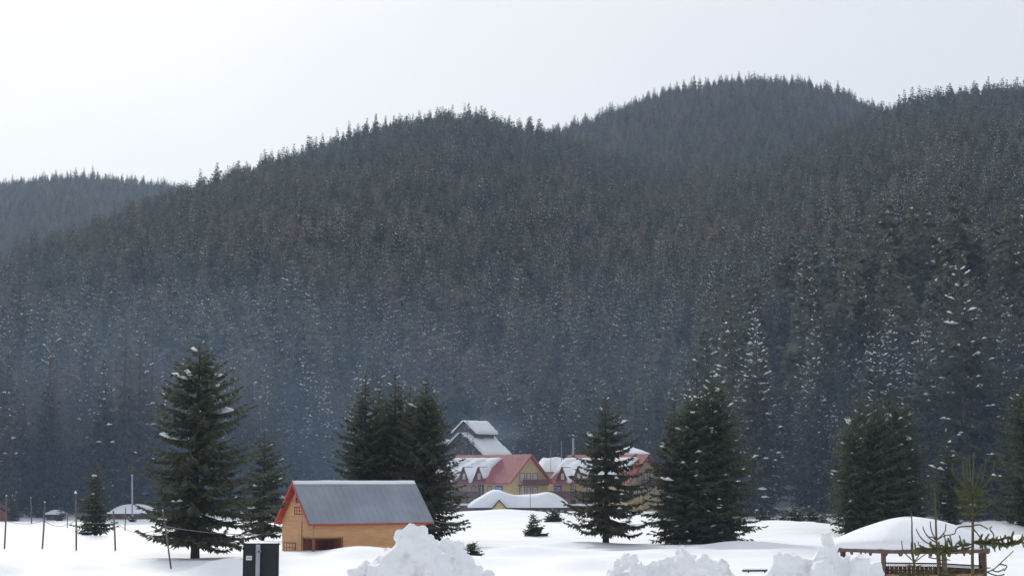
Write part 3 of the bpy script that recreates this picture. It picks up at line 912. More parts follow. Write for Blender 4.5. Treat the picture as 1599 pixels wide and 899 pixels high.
    for k in range(5):
        y = 6.4 + (LL - 6.6) * k / 4
        MB().box(-1.86, -1.70, y - 0.09, y + 0.09, -1.2, E - s * oe if k % 2 == 0 else zf).build('post', 'wood_maroon', gal)
    MB().box(-3.4, -1.96, 6.2, LL, -1.2, 0.95).build('terrace_wall', 'wood_maroon', root)
    snow_sheet('terrace_snow', (-3.45, 6.2, 0.95), (-3.45, LL, 0.95), (-1.97, 6.2, 0.95), 0.3, root, nu=24, nv=6, seed=8.0, edge=0.1)
    # gable wall: balcony with windows above and below
    for zc in (E + 0.55, E - 2.0):
        for k, xc in enumerate((W / 2 - 1.75, W / 2 + 0.0, W / 2 + 1.75)):
            window(root, (xc, 0, zc), (1, 0, 0), (0, -1, 0), 1.35 if k != 1 else 1.0, 1.7, 'wood_maroon', 'curtain', nx=1, t=0.11)
    bal = empty('balcony', (0, 0, 0)); bal.parent = root
    zf = E - 0.85
    MB().box(W / 2 - 2.9, W / 2 + 4.2, -1.35, -0.0, zf - 0.18, zf).build('deck', 'wood_maroon', bal)
    MB().box(W / 2 - 2.95, W / 2 + 4.25, -1.42, -1.3, zf + 0.92, zf + 1.02).build('rail', 'wood_maroon', bal)
    m = MB()
    for k in range(34):
        x = W / 2 - 2.82 + 6.94 * k / 33; m.box(x - 0.075, x + 0.075, -1.39, -1.34, zf, zf + 0.92)
    tag(m.build('baluster', 'wood_maroon', bal), kind='stuff')
    for xq in (W / 2 - 2.8, W / 2 + 4.0):
        MB().box(xq - 0.1, xq + 0.1, -1.32, -1.12, -1.2, zf - 0.18).build('post', 'yellow_trim', bal)
    return root, o, zb, E
lodges = [lodge(795, 306, 'yellow red roofed lodge whose gable balcony shows over the low snowed in hall', 'twin lodges'),
          lodge(980, 303, 'yellow red roofed lodge half hidden behind the open branched lone spruce', 'twin lodges', 1.0)]

def banner(lg, y, label):
    """blue printed banner on the long wall beside the gable"""
    root, o, zb, E = lg
    M = root.matrix_basis.copy()
    base = M @ Vector((-0.04, y, E - 1.95))
    b = empty('banner', base, GA, label, 'banner', 'blue banners on the lodges')
    m = MB(frame_m((0, 0, 0), (0, 1, 0), (-1, 0, 0))); m.box(-0.95, 0.95, -0.06, 0.0, -0.9, 0.9); m.build('sheet', 'banner_blue', b)
    pr = MB(frame_m((0, 0, 0), (0, 1, 0), (-1, 0, 0)))
    for (x0, x1, z0, z1) in ((-0.7, 0.15, 0.42, 0.62), (-0.75, 0.5, 0.1, 0.24), (-0.2, 0.72, -0.22, -0.05), (-0.7, -0.1, -0.5, -0.3), (0.15, 0.7, -0.68, -0.42), (0.35, 0.75, 0.45, 0.7)):
        pr.box(x0, x1, -0.068, -0.0605, z0, z1)
    pr.build('print', 'sticker', b)
    return b
mat('banner_blue', (0.03, 0.11, 0.42), 0.5, col2=(0.06, 0.2, 0.5), scale=1.5)
banner(lodges[0], 2.6, 'blue banner on the lodge wall next to the balcony gable')
# the second banner hangs at the far end of the second lodge, in the gap between the two
banner(lodges[1], 17.6, 'blue banner on the far end wall of the spruce hidden lodge')

# ------------------------------------------------------------------ other houses
def heap(name, W, D, fn, n=28, mat_='snow_roof', parent=None, base=0.0):
    V, Fs = [], []
    for j in range(n + 1):
        for i in range(n + 1):
            a, b = i / n, j / n
            V.append(((a - 0.5) * W, (b - 0.5) * D, base + fn(a, b)))
    for j in range(n):
        for i in range(n):
            k = j * (n + 1) + i
            Fs.append((k, k + 1, k + n + 2, k + n + 1))
    m = n + 1
    ring = list(range(m)) + [j * m + n for j in range(1, m)] + [n * m + i for i in range(n - 1, -1, -1)] + [j * m for j in range(n - 1, 0, -1)]
    n0 = len(V)
    for r in ring: V.append((V[r][0], V[r][1], base - 0.08))
    for k in range(len(ring)): Fs.append((ring[k], n0 + k, n0 + (k + 1) % len(ring), ring[(k + 1) % len(ring)]))
    Fs.append(tuple(range(n0, n0 + len(ring))))
    mb = MB(); mb.v, mb.f = [Vector(p) for p in V], Fs
    return mb.build(name, mat_, parent, True)

# low hall under a thick cap of snow, before the first lodge
Yh = 286.0
o = at(810, 798, Yh)
hall = empty('low_hall', (o.x, Yh, 0.0), math.radians(4), 'low hall buried under two thick humps of snow with small yellow gable', 'hall')
MB().box(-8.0, 8.2, -2.6, 3.0, -1.2, 0.95).build('wall', 'dormer_brown', hall)
MB().box(-8.6, 8.8, -3.3, 3.6, 0.95, 1.12).build('roof', 'wood_dark', hall)
def hump(a, b):
    x, y = (a - 0.5) * 2, (b - 0.5) * 2
    ed = max(0.0, 1 - abs(x) ** 3.2) ** 0.55 * max(0.0, 1 - abs(y) ** 2.6) ** 0.6
    ridge = 1.9 + 1.05 * math.exp(-((x + 0.48) / 0.30) ** 2) + 0.95 * math.exp(-((x - 0.62) / 0.26) ** 2) + 0.12 * math.sin(x * 9) * math.cos(y * 4)
    return 0.10 + ed * ridge
heap('roof_snow', 17.6, 7.0, hump, 40, parent=hall, base=1.2)
m = MB(); m.prism([(-5.0, -4.3, -1.2), (-2.3, -4.3, -1.2), (-2.3, -4.3, 0.75), (-3.65, -4.3, 2.25), (-5.0, -4.3, 0.75)], (0, 2.0, 0))
pg = m.build('porch', 'yellow_wall', hall)
for q in (-1, 1):
    m = MB(); m.prism([(-3.65 + q * 1.7, -4.6, 0.42), (-3.65, -4.6, 2.42), (-3.65, -2.2, 2.42), (-3.65 + q * 1.7, -2.2, 0.42)], (0, 0, 0.12)); m.build('porch_roof', 'wood_dark', pg)
for k in range(8):
    window(hall, (-1.4 + k * 1.25, -2.6, 0.42), (1, 0, 0), (0, -1, 0), 0.85, 0.7, 'wood_maroon', 'curtain', nx=1, t=0.1)
o2 = at(828, 800, 279.0)
pz = gz(o2.x, 279.0)
p_ = MB().tube([(0, 0, -0.5), (0, 0, 3.6)], 0.06, 6).build('thin_pole', 'pole'); p_.location = (o2.x, 279.0, pz)
tag(p_, 'thin bare pole standing before the snowed in hall', 'pole')

# house with a flat snow roof, seen in the gap between the lodges
def snow_house(px0, px1, py_eave, py_top, Y, label, wall='yellow_wall', depth=9.0, pyramid=False, name='house', ridge_frac=0.55):
    a, b, t = at(px0, py_eave, Y), at(px1, py_eave, Y), at(px0, py_top, Y)
    xc = (a.x + b.x) / 2; W = b.x - a.x; yc = Y + depth / 2
    zb = gz(xc, yc)
    r = empty(name, (xc, yc, zb), 0, label, 'house')
    ze = a.z - zb
    MB().box(-W / 2 + 0.6, W / 2 - 0.6, -depth / 2 + 0.6, depth / 2 - 0.6, -1.5, ze).build('wall', wall, r)
    MB().box(-W / 2, W / 2, -depth / 2, depth / 2, ze, ze + 0.2).build('roof', 'wood_maroon', r)
    hh = (t.z - a.z)
    def fn(u, v):
        x, y = abs(u - 0.5) * 2, abs(v - 0.5) * 2
        if pyramid: k = max(0.0, 1 - max(x, y)) ** 0.9
        else: k = min(1.0, (1 - x) / (1 - ridge_frac)) ** 0.6 * (1 - y) ** 0.7
        return 0.15 + k * hh * (1 + 0.05 * math.sin(u * 13) * math.cos(v * 11))
    heap('roof_snow', W - 0.1, depth - 0.1, fn, 30, parent=r, base=ze + 0.29)
    for k in range(max(2, int(W / 3))):
        window(r, (-W / 2 + W * (k + 0.5) / max(2, int(W / 3)), -depth / 2 + 0.6, ze - 1.5), (1, 0, 0), (0, -1, 0), 1.1, 1.4, 'wood_maroon', 'curtain', nx=2, t=0.12)
    return r
snow_house(836, 892, 738, 717, 326, 'back house with broad white roof seen in the gap between the lodges')
snow_house(956, 1016, 711, 699, 330, 'house with white pyramid roof rising behind the spruce hidden lodge', pyramid=True)
for px, top, bot, Yp, r, la in ((860, 697, 735, 322, 0.07, 'thin grey mast sticking up behind the gap between the lodges'),
                                (877, 688, 740, 321, 0.10, 'tall white flag mast beside the spruce hidden lodge roof')):
    b_ = at(px, bot, Yp); t_ = at(px, top, Yp); z0 = gz(b_.x, Yp)
    p_ = MB().tube([(0, 0, -0.4), (0, 0, t_.z - z0)], [r, r * 0.6], 8).build('mast', 'metal_grey'); p_.location = (b_.x, Yp, z0)
    tag(p_, la, 'mast')
# stove pipe of the second lodge
t_ = at(895, 684, 319); root = lodges[1][0]
loc = root.matrix_basis.inverted() @ t_
m = MB(); m.tube([(loc.x, loc.y, loc.z - 7.0), (loc.x, loc.y, loc.z - 0.25)], 0.2, 10); m.tube([(loc.x, loc.y, loc.z - 0.25), (loc.x, loc.y, loc.z)], [0.28, 0.24], 10)
m.build('chimney', 'metal_grey', root)

# chalet with two steps of snowy roof up at the wood edge
Yc = 338.0
o = at(722, 712, Yc)
zb = gz(o.x, Yc + 4)
ch = empty('chalet', (o.x, Yc, zb), math.radians(-38), 'brown chalet with steep two stepped snowy roof behind the first lodge', 'chalet')
def gz_of(py): return at(722, py, Yc).z - zb
zr, zl = gz_of(676), gz_of(712)
m = MB(); m.box(-5.6, 5.6, 0, 8, -2, zl + 0.3); m.prism([(-5.6, 0, zl + 0.3), (5.6, 0, zl + 0.3), (0, 0, zr - 0.2)], (0, 8, 0)); m.build('wall', 'dormer_brown', ch)
zt = gz_of(658)
m = MB(); m.prism([(-2.6, 0.8, zr - 1.9), (2.6, 0.8, zr - 1.9), (2.6, 0.8, zr + 0.2), (0, 0.8, zt - 0.2), (-2.6, 0.8, zr + 0.2)], (0, 6.4, 0)); m.build('attic', 'dormer_brown', ch)
for q in (-1, 1):
    m = MB(); m.prism([(q * 6.6, -0.7, zl - 0.35), (q * 6.6, 8.7, zl - 0.35), (0, 8.7, zr), (0, -0.7, zr)], (0, 0, 0.15)); rf = m.build('roof', 'wood_dark', ch)
    snow_sheet('roof_snow', (q * 6.6, -0.7, zl - 0.2), (q * 6.6, 8.7, zl - 0.2), (q * 0.2, -0.7, zr + 0.13), 0.6, rf, seed=q * 2.0, edge=0.25)
    m = MB(); m.prism([(q * 3.5, 0.3, zr - 0.35), (q * 3.5, 7.7, zr - 0.35), (0, 7.7, zt), (0, 0.3, zt)], (0, 0, 0.15)); rf = m.build('upper_roof', 'wood_dark', ch)
    snow_sheet('roof_snow', (q * 3.5, 0.3, zr - 0.2), (q * 3.5, 7.7, zr - 0.2), (q * 0.1, 0.3, zt + 0.13), 0.55, rf, seed=q * 2.0 + 1, edge=0.25)

# small huts at the foot of the wood on the poles' side
def hut(px, py_base, Wpx, py_eave, py_top, Y, label, wall='wood_maroon', rz=0.0, depth=5.0):
    o = at(px, py_base, Y)
    z0 = gz(o.x, Y)
    r = empty('hut', (o.x, Y, z0), rz, label, 'hut')
    W = Wpx * Y / F_PX
    ze = max(0.35, at(px, py_eave, Y).z - z0); zt = at(px, py_top, Y).z - z0
    MB().box(-W / 2 + 0.3, W / 2 - 0.3, 0.3, depth - 0.3, -1.0, ze).build('wall', wall, r)
    MB().box(-W / 2, W / 2, 0, depth, ze, ze + 0.12).build('roof', 'wood_dark', r)
    heap('roof_snow', W, depth, lambda a, b: 0.1 + (zt - ze) * (max(0, 1 - abs(2 * a - 1) ** 2.5) ** 0.7) * (max(0, 1 - abs(2 * b - 1) ** 1.6)), 24, parent=r, base=ze + 0.21).location = (0, depth / 2, 0)
    for q in (-0.25, 0.25):
        window(r, (q * W, 0.3, ze * 0.55), (1, 0, 0), (0, -1, 0), min(0.8, W * 0.2), ze * 0.5, 'wood_dark', 'glass', nx=2, t=0.07)
    return r
hut(203, 811, 72, 803, 790, 243, 'long low brown hut with thick white roof behind the broad spruce')
hut(80, 808, 22, 804, 799, 243, 'small snow capped shed between the poles at the foot of the wood')
hut(60, 807, 16, 803, 795, 248, 'tiny shed half sunk in snow beside the small snow capped shed')
# gabled hut at the picture's border
o = at(-8, 812, 236); z0 = gz(o.x, 236)
hb = empty('hut', (o.x, 236, z0), 0.15, 'brown gabled hut with bare sloping plank roof beyond the poles', 'hut')
MB().box(-2.2, 2.2, 0, 4, -0.8, 0.8).build('wall', 'wood_brown', hb)
for q in (-1, 1):
    MB().prism([(q * 3.4, -0.5, 0.55), (q * 3.4, 4.5, 0.55), (0, 4.5, 2.4), (0, -0.5, 2.4)], (0, 0, 0.14)).build('roof', 'dormer_brown', hb)
MB().prism([(-2.2, 0.02, 0.8), (2.2, 0.02, 0.8), (0, 0.02, 2.2)], (0, 3.9, 0)).build('gable', 'wood_brown', hb)

# ------------------------------------------------------------------ gazebo
Yg = 74.0
og = at(1424, 857, Yg)
GR = 3.42
zg = gz(og.x, Yg)
gaz = empty('gazebo', (og.x, Yg, zg), 0, 'open wooden gazebo under a smooth thick dome of snow', 'gazebo')
ze = og.z - zg
def octa(r, a0=10.0): return [(r * math.cos(math.radians(a0 + 45 * k)), r * math.sin(math.radians(a0 + 45 * k))) for k in range(8)]
PO = octa(GR - 0.12)
for k, (x, y) in enumerate(PO):
    MB(Matrix.Translation((x, y, 0)) @ Matrix.Rotation(math.radians(10 + 45 * k), 4, 'Z')).box(-0.075, 0.075, -0.075, 0.075, -1.0, ze - 0.02).build('post', 'gazebo_wood', gaz)
EO = octa(GR + 0.12)
roof = MB()
top = (0, 0, ze + 0.95)
roof.add([(x, y, ze + 0.10) for x, y in EO] + [(x, y, ze + 0.02) for x, y in EO] + [top], [tuple([k, (k + 1) % 8, 16]) for k in range(8)] + [(8 + (k + 1) % 8, 8 + k, k, (k + 1) % 8) for k in range(8)] + [tuple(range(15, 7, -1))])
groof = roof.build('roof', 'gazebo_wood', gaz)
def edge_frame(P, k):
    a, b = Vector((*P[k], 0)), Vector((*P[(k + 1) % 8], 0))
    r = (b - a); n = Vector((r.y, -r.x, 0)).normalized()
    return frame_m(tuple((a + b) / 2), r, n), r.length
zrail = at(1424, 884, Yg).z - zg
for k in range(8):
    M, ln = edge_frame(EO, k)
    f = MB(M); f.box(-ln / 2, ln / 2, -0.03, 0.015, ze - 0.06, ze + 0.10)
    f.build('fascia', 'gazebo_wood', gaz)
    ic = MB(M); rg = random.Random(k)
    xq = -ln / 2 + 0.1
    while xq < ln / 2 - 0.15:
        w_ = rg.uniform(0.1, 0.24); h_ = rg.uniform(0.03, 0.14)
        ic.prism([(xq, 0.0, ze - 0.055), (xq + w_, 0.0, ze - 0.055), (xq + w_ * 0.7, 0.0, ze - 0.06 - h_), (xq + w_ * 0.3, 0.0, ze - 0.06 - h_)], (0, 0.02, 0)); xq += w_ + rg.uniform(0.02, 0.5)
    ic.build('valance', 'gazebo_wood', gaz)
    if k == 3: continue                                  # the way in
    M, ln = edge_frame(PO, k)
    r_ = empty('railing', (0, 0, 0)); r_.parent = gaz
    MB(M).box(-ln / 2 + 0.08, ln / 2 - 0.08, -0.06, 0.05, zrail - 0.03, zrail + 0.03).build('rail', 'wood_dark', r_)
    MB(M).box(-ln / 2 + 0.08, ln / 2 - 0.08, -0.04, 0.03, zrail - 0.17, zrail - 0.14).build('rail', 'wood_dark', r_)
    la = MB(M)
    x = -ln / 2 + 0.05
    while x < ln / 2 - 0.22:
        for q in (0, 1):
            xa, xb = (x, x + 0.11) if q == 0 else (x + 0.11, x)
            la.prism([(xa, -0.012 + q * 0.014, zrail - 0.14), (xa + 0.022, -0.012 + q * 0.014, zrail - 0.14), (xb + 0.022, -0.012 + q * 0.014, zrail - 0.03), (xb, -0.012 + q * 0.014, zrail - 0.03)], (0, 0.012, 0))
        x += 0.085
    tag(la.build('lattice', 'wood_dark', r_), kind='stuff')
    nb = 12; st = (ln - 0.18) / nb
    for i in range(nb):
        MB(M).box(-ln / 2 + 0.09 + i * st, -ln / 2 + 0.09 + (i + 1) * st - 0.012, -0.02 - 0.004 * (i % 2), 0.02, -0.6, zrail - 0.172).build('board', 'wood_panel', r_)
def dome(a, r):
    return 0
V, Fs = [], []
NA, NR = 64, 18
for j in range(NR + 1):
    t = j / NR
    for i in range(NA):
        a = 2 * math.pi * i / NA
        k8 = math.cos(math.pi / 8) / math.cos(((a - math.radians(10)) % (math.pi / 4)) - math.pi / 8)
        k8 = 0.35 + 0.65 * k8
        if j == 0: rr, zz = (GR + 0.10) * k8, 0.11
        elif j == 1: rr, zz = (GR + 0.20) * k8, 0.22
        elif j == 2: rr, zz = (GR + 0.17) * k8, 0.36
        else:
            q = (NR - j) / (NR - 2)
            rr = (GR + 0.12) * k8 * q
            zz = 0.42 + (1.44 - 0.42) * (1 - q ** 1.75)
        zz += 0.025 * math.sin(3 * a + 5 * t) + 0.015 * math.sin(7 * a - 3 * t) * (1 - t)
        V.append((rr * math.cos(a), rr * math.sin(a), ze + zz))
for j in range(NR):
    for i in range(NA):
        Fs.append((j * NA + i, j * NA + (i + 1) % NA, (j + 1) * NA + (i + 1) % NA, (j + 1) * NA + i))
Fs.append(tuple(range(NA))[::-1])
mb = MB(); mb.v, mb.f = [Vector(p) for p in V], Fs
mb.build('roof_snow', 'snow_roof', gaz, True)

# ------------------------------------------------------------------ sign seen from behind
Ys = 41.0
a, b = at(380, 847.5, Ys), at(436, 847.5, Ys)
xs, zs = (a.x + b.x) / 2, gz((a.x + b.x) / 2, Ys)
sg = empty('road_sign', (xs, Ys, zs), 0, 'dark back of a road sign on a grey post with small white sticker', 'sign')
W = b.x - a.x; zt = a.z - zs
H = 1.25
m = MB(); m.box(-W / 2, W / 2, 0.0, 0.012, zt - H, zt); pl = m.build('panel', 'sign_back', sg)
m = MB()
m.box(-W / 2, -W / 2 + 0.025, -0.02, 0.0, zt - H, zt); m.box(W / 2 - 0.025, W / 2, -0.02, 0.0, zt - H, zt)
m.box(-W / 2 + 0.025, W / 2 - 0.025, -0.02, 0.0, zt - 0.025, zt); m.box(-W / 2 + 0.025, W / 2 - 0.025, -0.02, 0.0, zt - H, zt - H + 0.025)
m.build('rim', 'sign_back', pl)
xp = at(404, 850, Ys).x - xs
m = MB(); m.tube([(xp, -0.09, -0.8), (xp, -0.09, zt - 0.03)], 0.056, 14); m.build('post', 'metal_grey', sg, True)
for zc in (zt - 0.2, zt - 0.9):
    m = MB(); m.box(xp - 0.07, xp + 0.07, -0.032, -0.0, zc - 0.03, zc + 0.03); m.tube([(xp, -0.09, zc - 0.03), (xp, -0.09, zc + 0.03)], 0.06, 14); m.build('clamp', 'sign_back' if zc < zt - 0.5 else 'metal_dull', sg)
    m = MB(); m.box(xp + 0.02, xp + 0.045, -0.165, -0.15, zc - 0.015, zc + 0.015); m.build('bolt', 'wood_dark', sg)
st = at(388.8, 870.5, Ys); st = (st.x - xs, st.z - zs)
stk = MB().box(st[0] - 0.073, st[0] + 0.073, -0.006, -0.001, st[1] - 0.053, st[1] + 0.053).build('sticker', 'sticker', pl)
m = MB()
for k in range(4):
    m.box(st[0] - 0.055 + k * 0.032, st[0] - 0.038 + k * 0.032, -0.0085, -0.0062, st[1] - 0.02, st[1] + 0.022)
m.build('sticker_print', 'cable', stk)

# ------------------------------------------------------------------ poles, cables
def pole(pxb, pyb, pxt, pyt, label, wpx=3.0, Y=None, cap=False, group='poles on the snowfield', m_='pole'):
    Y = Y or CAM_Z * F_PX / (pyb - 749.5)
    b, t = at(pxb, pyb, Y), at(pxt, pyt, Y)
    z0 = gz(b.x, Y)
    r = wpx * Y / F_PX / 2
    d = (t - b)
    root = empty('pole', (b.x, Y, z0), 0, label, 'pole', group)
    mb = MB(); mb.tube([(-d.x * 0.12, 0, -0.12 * d.z), (d.x * 0.5 + r * 0.4, 0, d.z * 0.5), (d.x, 0, t.z - z0)], [r, r * 0.92, r * 0.8], 8); mb.build('shaft', m_, root, True)
    mb = MB(); mb.tube([(d.x, 0, t.z - z0), (d.x, 0, t.z - z0 + r * (3.2 if cap else 1.2))], [r * (1.7 if cap else 0.95), r * 0.3], 8); mb.build('snow_cap', 'snow_branch', root, True)
    return t
T = []
T.append(pole(7, 852, 10, 774, 'grey pole beside the gabled hut, first of the cable line'))
T.append(pole(66, 855, 70, 784, 'slightly leaning grey pole near the two small sheds'))
T.append(pole(119, 857, 118, 770, 'tallest pole of the cable line, with a white cap of snow', cap=True))
T.append(pole(180, 858, 177, 797, 'short grey pole beside the small dim spruce'))
T.append(pole(267, 886, 254, 797, 'strongly leaning pole before the broad spruce', 2.8))
pole(49, 817, 48, 777, 'far thin pole behind the cable line near the tiny shed', 2.2)
pole(84, 808, 84, 775, 'far thin pole behind the small snow capped shed', 2.2)
pole(195, 825, 196, 792, 'thin pole before the long low hut', 1.8)
pole(206, 812, 206, 742, 'tall pale post rising over the long low hut', 2.8, m_='metal_grey')
pole(105, 823, 105, 803, 'short thin stake in the snow before the wood', 1.5)
def cable(p, q, sag, label, r=0.022):
    p, q = Vector(p), Vector(q)
    mb = MB()
    pts_ = []
    for k in range(17):
        t = k / 16
        c = p.lerp(q, t); c.z -= sag * 4 * t * (1 - t)
        pts_.append(c - p)
    mb.tube(pts_, r, 5)
    o = mb.build('cable', 'cable', None, True); o.location = p
    return tag(o, label, 'cable', 'cables between the poles')
def onp(i, py):
    tp = T[i]; return at(799.5 + F_PX * tp.x / tp.y * CP, py, tp.y)
cab_pt = Matrix.Translation(cab.location) @ Matrix.Rotation(CA, 4, 'Z') @ Vector((-0.05, CW - 0.1, 1.62))
lean = at(256.5, 821, T[4].y)
cable(lean, cab_pt, 0.30, 'pale cable running from the leaning pole to the cabin gable', 0.030)
cable(at(177.8, 812, T[3].y), lean, 0.7, 'thin cable sagging from the short pole to the leaning pole', 0.022)
cable(at(118, 812, T[2].y), at(177.8, 812, T[3].y), 0.25, 'thin cable between the tallest pole and the short pole', 0.018)
cable(at(69, 812, T[1].y), at(118, 812, T[2].y), 0.5, 'thin cable sagging between the slightly leaning pole and the tallest pole', 0.022)
cable(at(9, 812, T[0].y), at(69, 812, T[1].y), 0.3, 'thin cable between the hut side pole and the slightly leaning pole', 0.018)
cab_r = Matrix.Translation(cab.location) @ Matrix.Rotation(CA, 4, 'Z') @ Vector((CLEN + OV + 0.02, -OE + 0.05, ze * 0 + 2.62))
cable(cab_r, at(712, 815.5, 148), 0.12, 'cable leaving the cabin eave towards the clump of spruces', 0.03)

# snowed in bench on the field
Yb = CAM_Z * F_PX / (893 - 749.5)
o = at(1180, 893, Yb); zb = gz(o.x, Yb)
bn = empty('bench', (o.x, Yb, zb - 0.05), 0.1, 'snowed in bench of which only the top board and posts show', 'bench')
MB().box(-0.85, 0.85, -0.03, 0.03, 0.12, 0.24).build('backrest', 'wood_dark', bn)
for x in (-0.45, 0.6):
    MB().box(x - 0.04, x + 0.04, 0.03, 0.09, -0.6, 0.22).build('leg', 'wood_dark', bn)
snow_sheet('seat_snow', (-0.88, -0.05, 0.24), (0.88, -0.05, 0.24), (-0.88, 0.06, 0.24), 0.05, bn, nu=14, nv=4, edge=0.02)

# ------------------------------------------------------------------ ploughed snow heaps
tex = bpy.data.textures.new('snow_lumps', 'CLOUDS'); tex.noise_scale = 0.42; tex.noise_depth = 4
tex2 = bpy.data.textures.new('snow_crumbs', 'CLOUDS'); tex2.noise_scale = 0.16; tex2.noise_depth = 2
ICO = None
def ico():
    global ICO
    if ICO is None:
        import bmesh
        bm = bmesh.new(); bmesh.ops.create_icosphere(bm, subdivisions=2, radius=1.0)
        ICO = ([v.co.copy() for v in bm.verts], [tuple(v.index for v in f.verts) for f in bm.faces]); bm.free()
    return ICO
def snow_heap(px0, Y, lumps, label, voxel=0.05, disp=0.34, crumbs=0.035, smooth=5, seed=1, group='ploughed snow heaps'):
    """lumps: (px, py, radius px, squash, block?) seen from the camera; each is carried down to the ground"""
    rg = random.Random(seed)
    o = at(px0, 899, Y); z0 = gz(o.x, Y)
    root_loc = Vector((o.x, Y, z0))
    mb = MB()
    vs, fs = ico()
    for (px, py, rp, sq, blk) in lumps:
        dY = rg.uniform(-0.5, 0.5)
        c = at(px, py, Y + dY) - root_loc
        r = rp * Y / F_PX
        if blk:
            M = Matrix.Translation(c) @ Matrix.Rotation(rg.uniform(-0.5, 0.5), 4, 'Z') @ Matrix.Rotation(rg.uniform(-0.2, 0.2), 4, 'X') @ Matrix.Rotation(rg.uniform(-0.15, 0.15), 4, 'Y')
            q = MB(M); q.box(-r, r, -r * rg.uniform(0.7, 1.1), r * rg.uniform(0.7, 1.1), -r * sq, r * sq)
            mb.M = None; mb.add(q.v, q.f)
        else:
            M = Matrix.Translation(c) @ Matrix.Rotation(rg.uniform(0, 3), 4, 'Z') @ Matrix.Diagonal((r, r * rg.uniform(0.8, 1.1), r * sq, 1))
            mb.M = None; mb.add([M @ v for v in vs], fs)
        if c.z > r * 0.3:                           # body below, widening to the ground
            hz = (c.z + 0.9)
            M = Matrix.Translation((c.x, c.y, -0.9)) @ Matrix.Diagonal((r * 1.0 + hz * 0.24, r * 0.9 + hz * 0.3, hz - r * 0.05, 1))
            mb.add([M @ Vector((v.x, v.y, max(v.z, 0))) for v in vs], fs)
    ob = mb.build('snow_heap', 'snow_plough')
    ob.location = root_loc
    rm = ob.modifiers.new('r', 'REMESH'); rm.mode = 'VOXEL'; rm.voxel_size = voxel; rm.use_smooth_shade = True
    s_ = ob.modifiers.new('s', 'SMOOTH'); s_.iterations = smooth; s_.factor = 0.5
    d1 = ob.modifiers.new('d', 'DISPLACE'); d1.texture = tex; d1.strength = disp; d1.mid_level = 0.55; d1.texture_coords = 'GLOBAL'
    if crumbs:
        d2 = ob.modifiers.new('e', 'DISPLACE'); d2.texture = tex2; d2.strength = crumbs; d2.mid_level = 0.5; d2.texture_coords = 'GLOBAL'
    tag(ob, label, 'snow heap', group)
    return ob
snow_heap(660, 42, [(643, 827, 13, 0.95, 0), (658, 832, 14, 0.9, 0), (670, 838, 9, 1, 0), (625, 837, 12, 0.9, 0), (640, 850, 22, 0.8, 0), (665, 856, 22, 0.8, 0), (694, 848, 9, 0.8, 0),
                    (716, 850, 11, 0.9, 0), (703, 862, 20, 0.8, 0), (728, 874, 16, 0.8, 0), (650, 880, 34, 0.8, 0), (612, 868, 14, 0.9, 1), (600, 880, 22, 0.8, 0), (576, 886, 20, 0.7, 0), (556, 893, 18, 0.6, 0),
                    (690, 884, 26, 0.8, 0), (745, 890, 18, 0.7, 0), (758, 897, 14, 0.7, 0), (590, 893, 14, 0.9, 1), (636, 893, 16, 0.8, 1), (715, 880, 12, 0.8, 1)],
          'highest ploughed snow heap with rounded clods before the cabin', seed=4)
rg = random.Random(8)
lp = [(978, 868, 9, 0.8, 0), (965, 876, 10, 0.8, 0), (990, 874, 10, 0.8, 0), (1062, 864, 7, 1.2, 0), (1066, 854, 4, 1.3, 0), (1075, 872, 14, 0.8, 0), (1100, 876, 14, 0.8, 0), (1128, 880, 11, 0.9, 0), (1050, 880, 16, 0.8, 0),
      (1020, 886, 16, 0.7, 0), (985, 890, 18, 0.7, 0), (955, 893, 10, 0.8, 0), (1090, 892, 22, 0.7, 0), (1125, 896, 14, 0.7, 0)]
lp += [(rg.uniform(960, 1135), rg.uniform(876, 898), rg.uniform(3, 7), rg.uniform(0.7, 1.0), rg.random() < 0.5) for _ in range(40)]
snow_heap(1050, 48, lp, 'long crumbly ploughed snow heap before the dense spruce clump', seed=5, disp=0.3, crumbs=0.09, smooth=3)
snow_heap(1290, 44, [(1291, 845, 10, 1.7, 1), (1294, 868, 14, 1.2, 1), (1215, 868, 9, 1.2, 0), (1235, 882, 26, 0.8, 0), (1258, 878, 18, 0.6, 0), (1225, 893, 14, 0.9, 0), (1283, 888, 15, 1.0, 1), (1310, 885, 14, 1.0, 1),
                     (1340, 880, 16, 0.8, 1), (1362, 890, 13, 0.9, 1), (1335, 893, 20, 0.8, 0), (1250, 896, 15, 0.8, 0), (1207, 896, 8, 0.8, 0)],
          'ploughed snow heap of upright blocks before the gazebo', seed=6, disp=0.3, smooth=9)

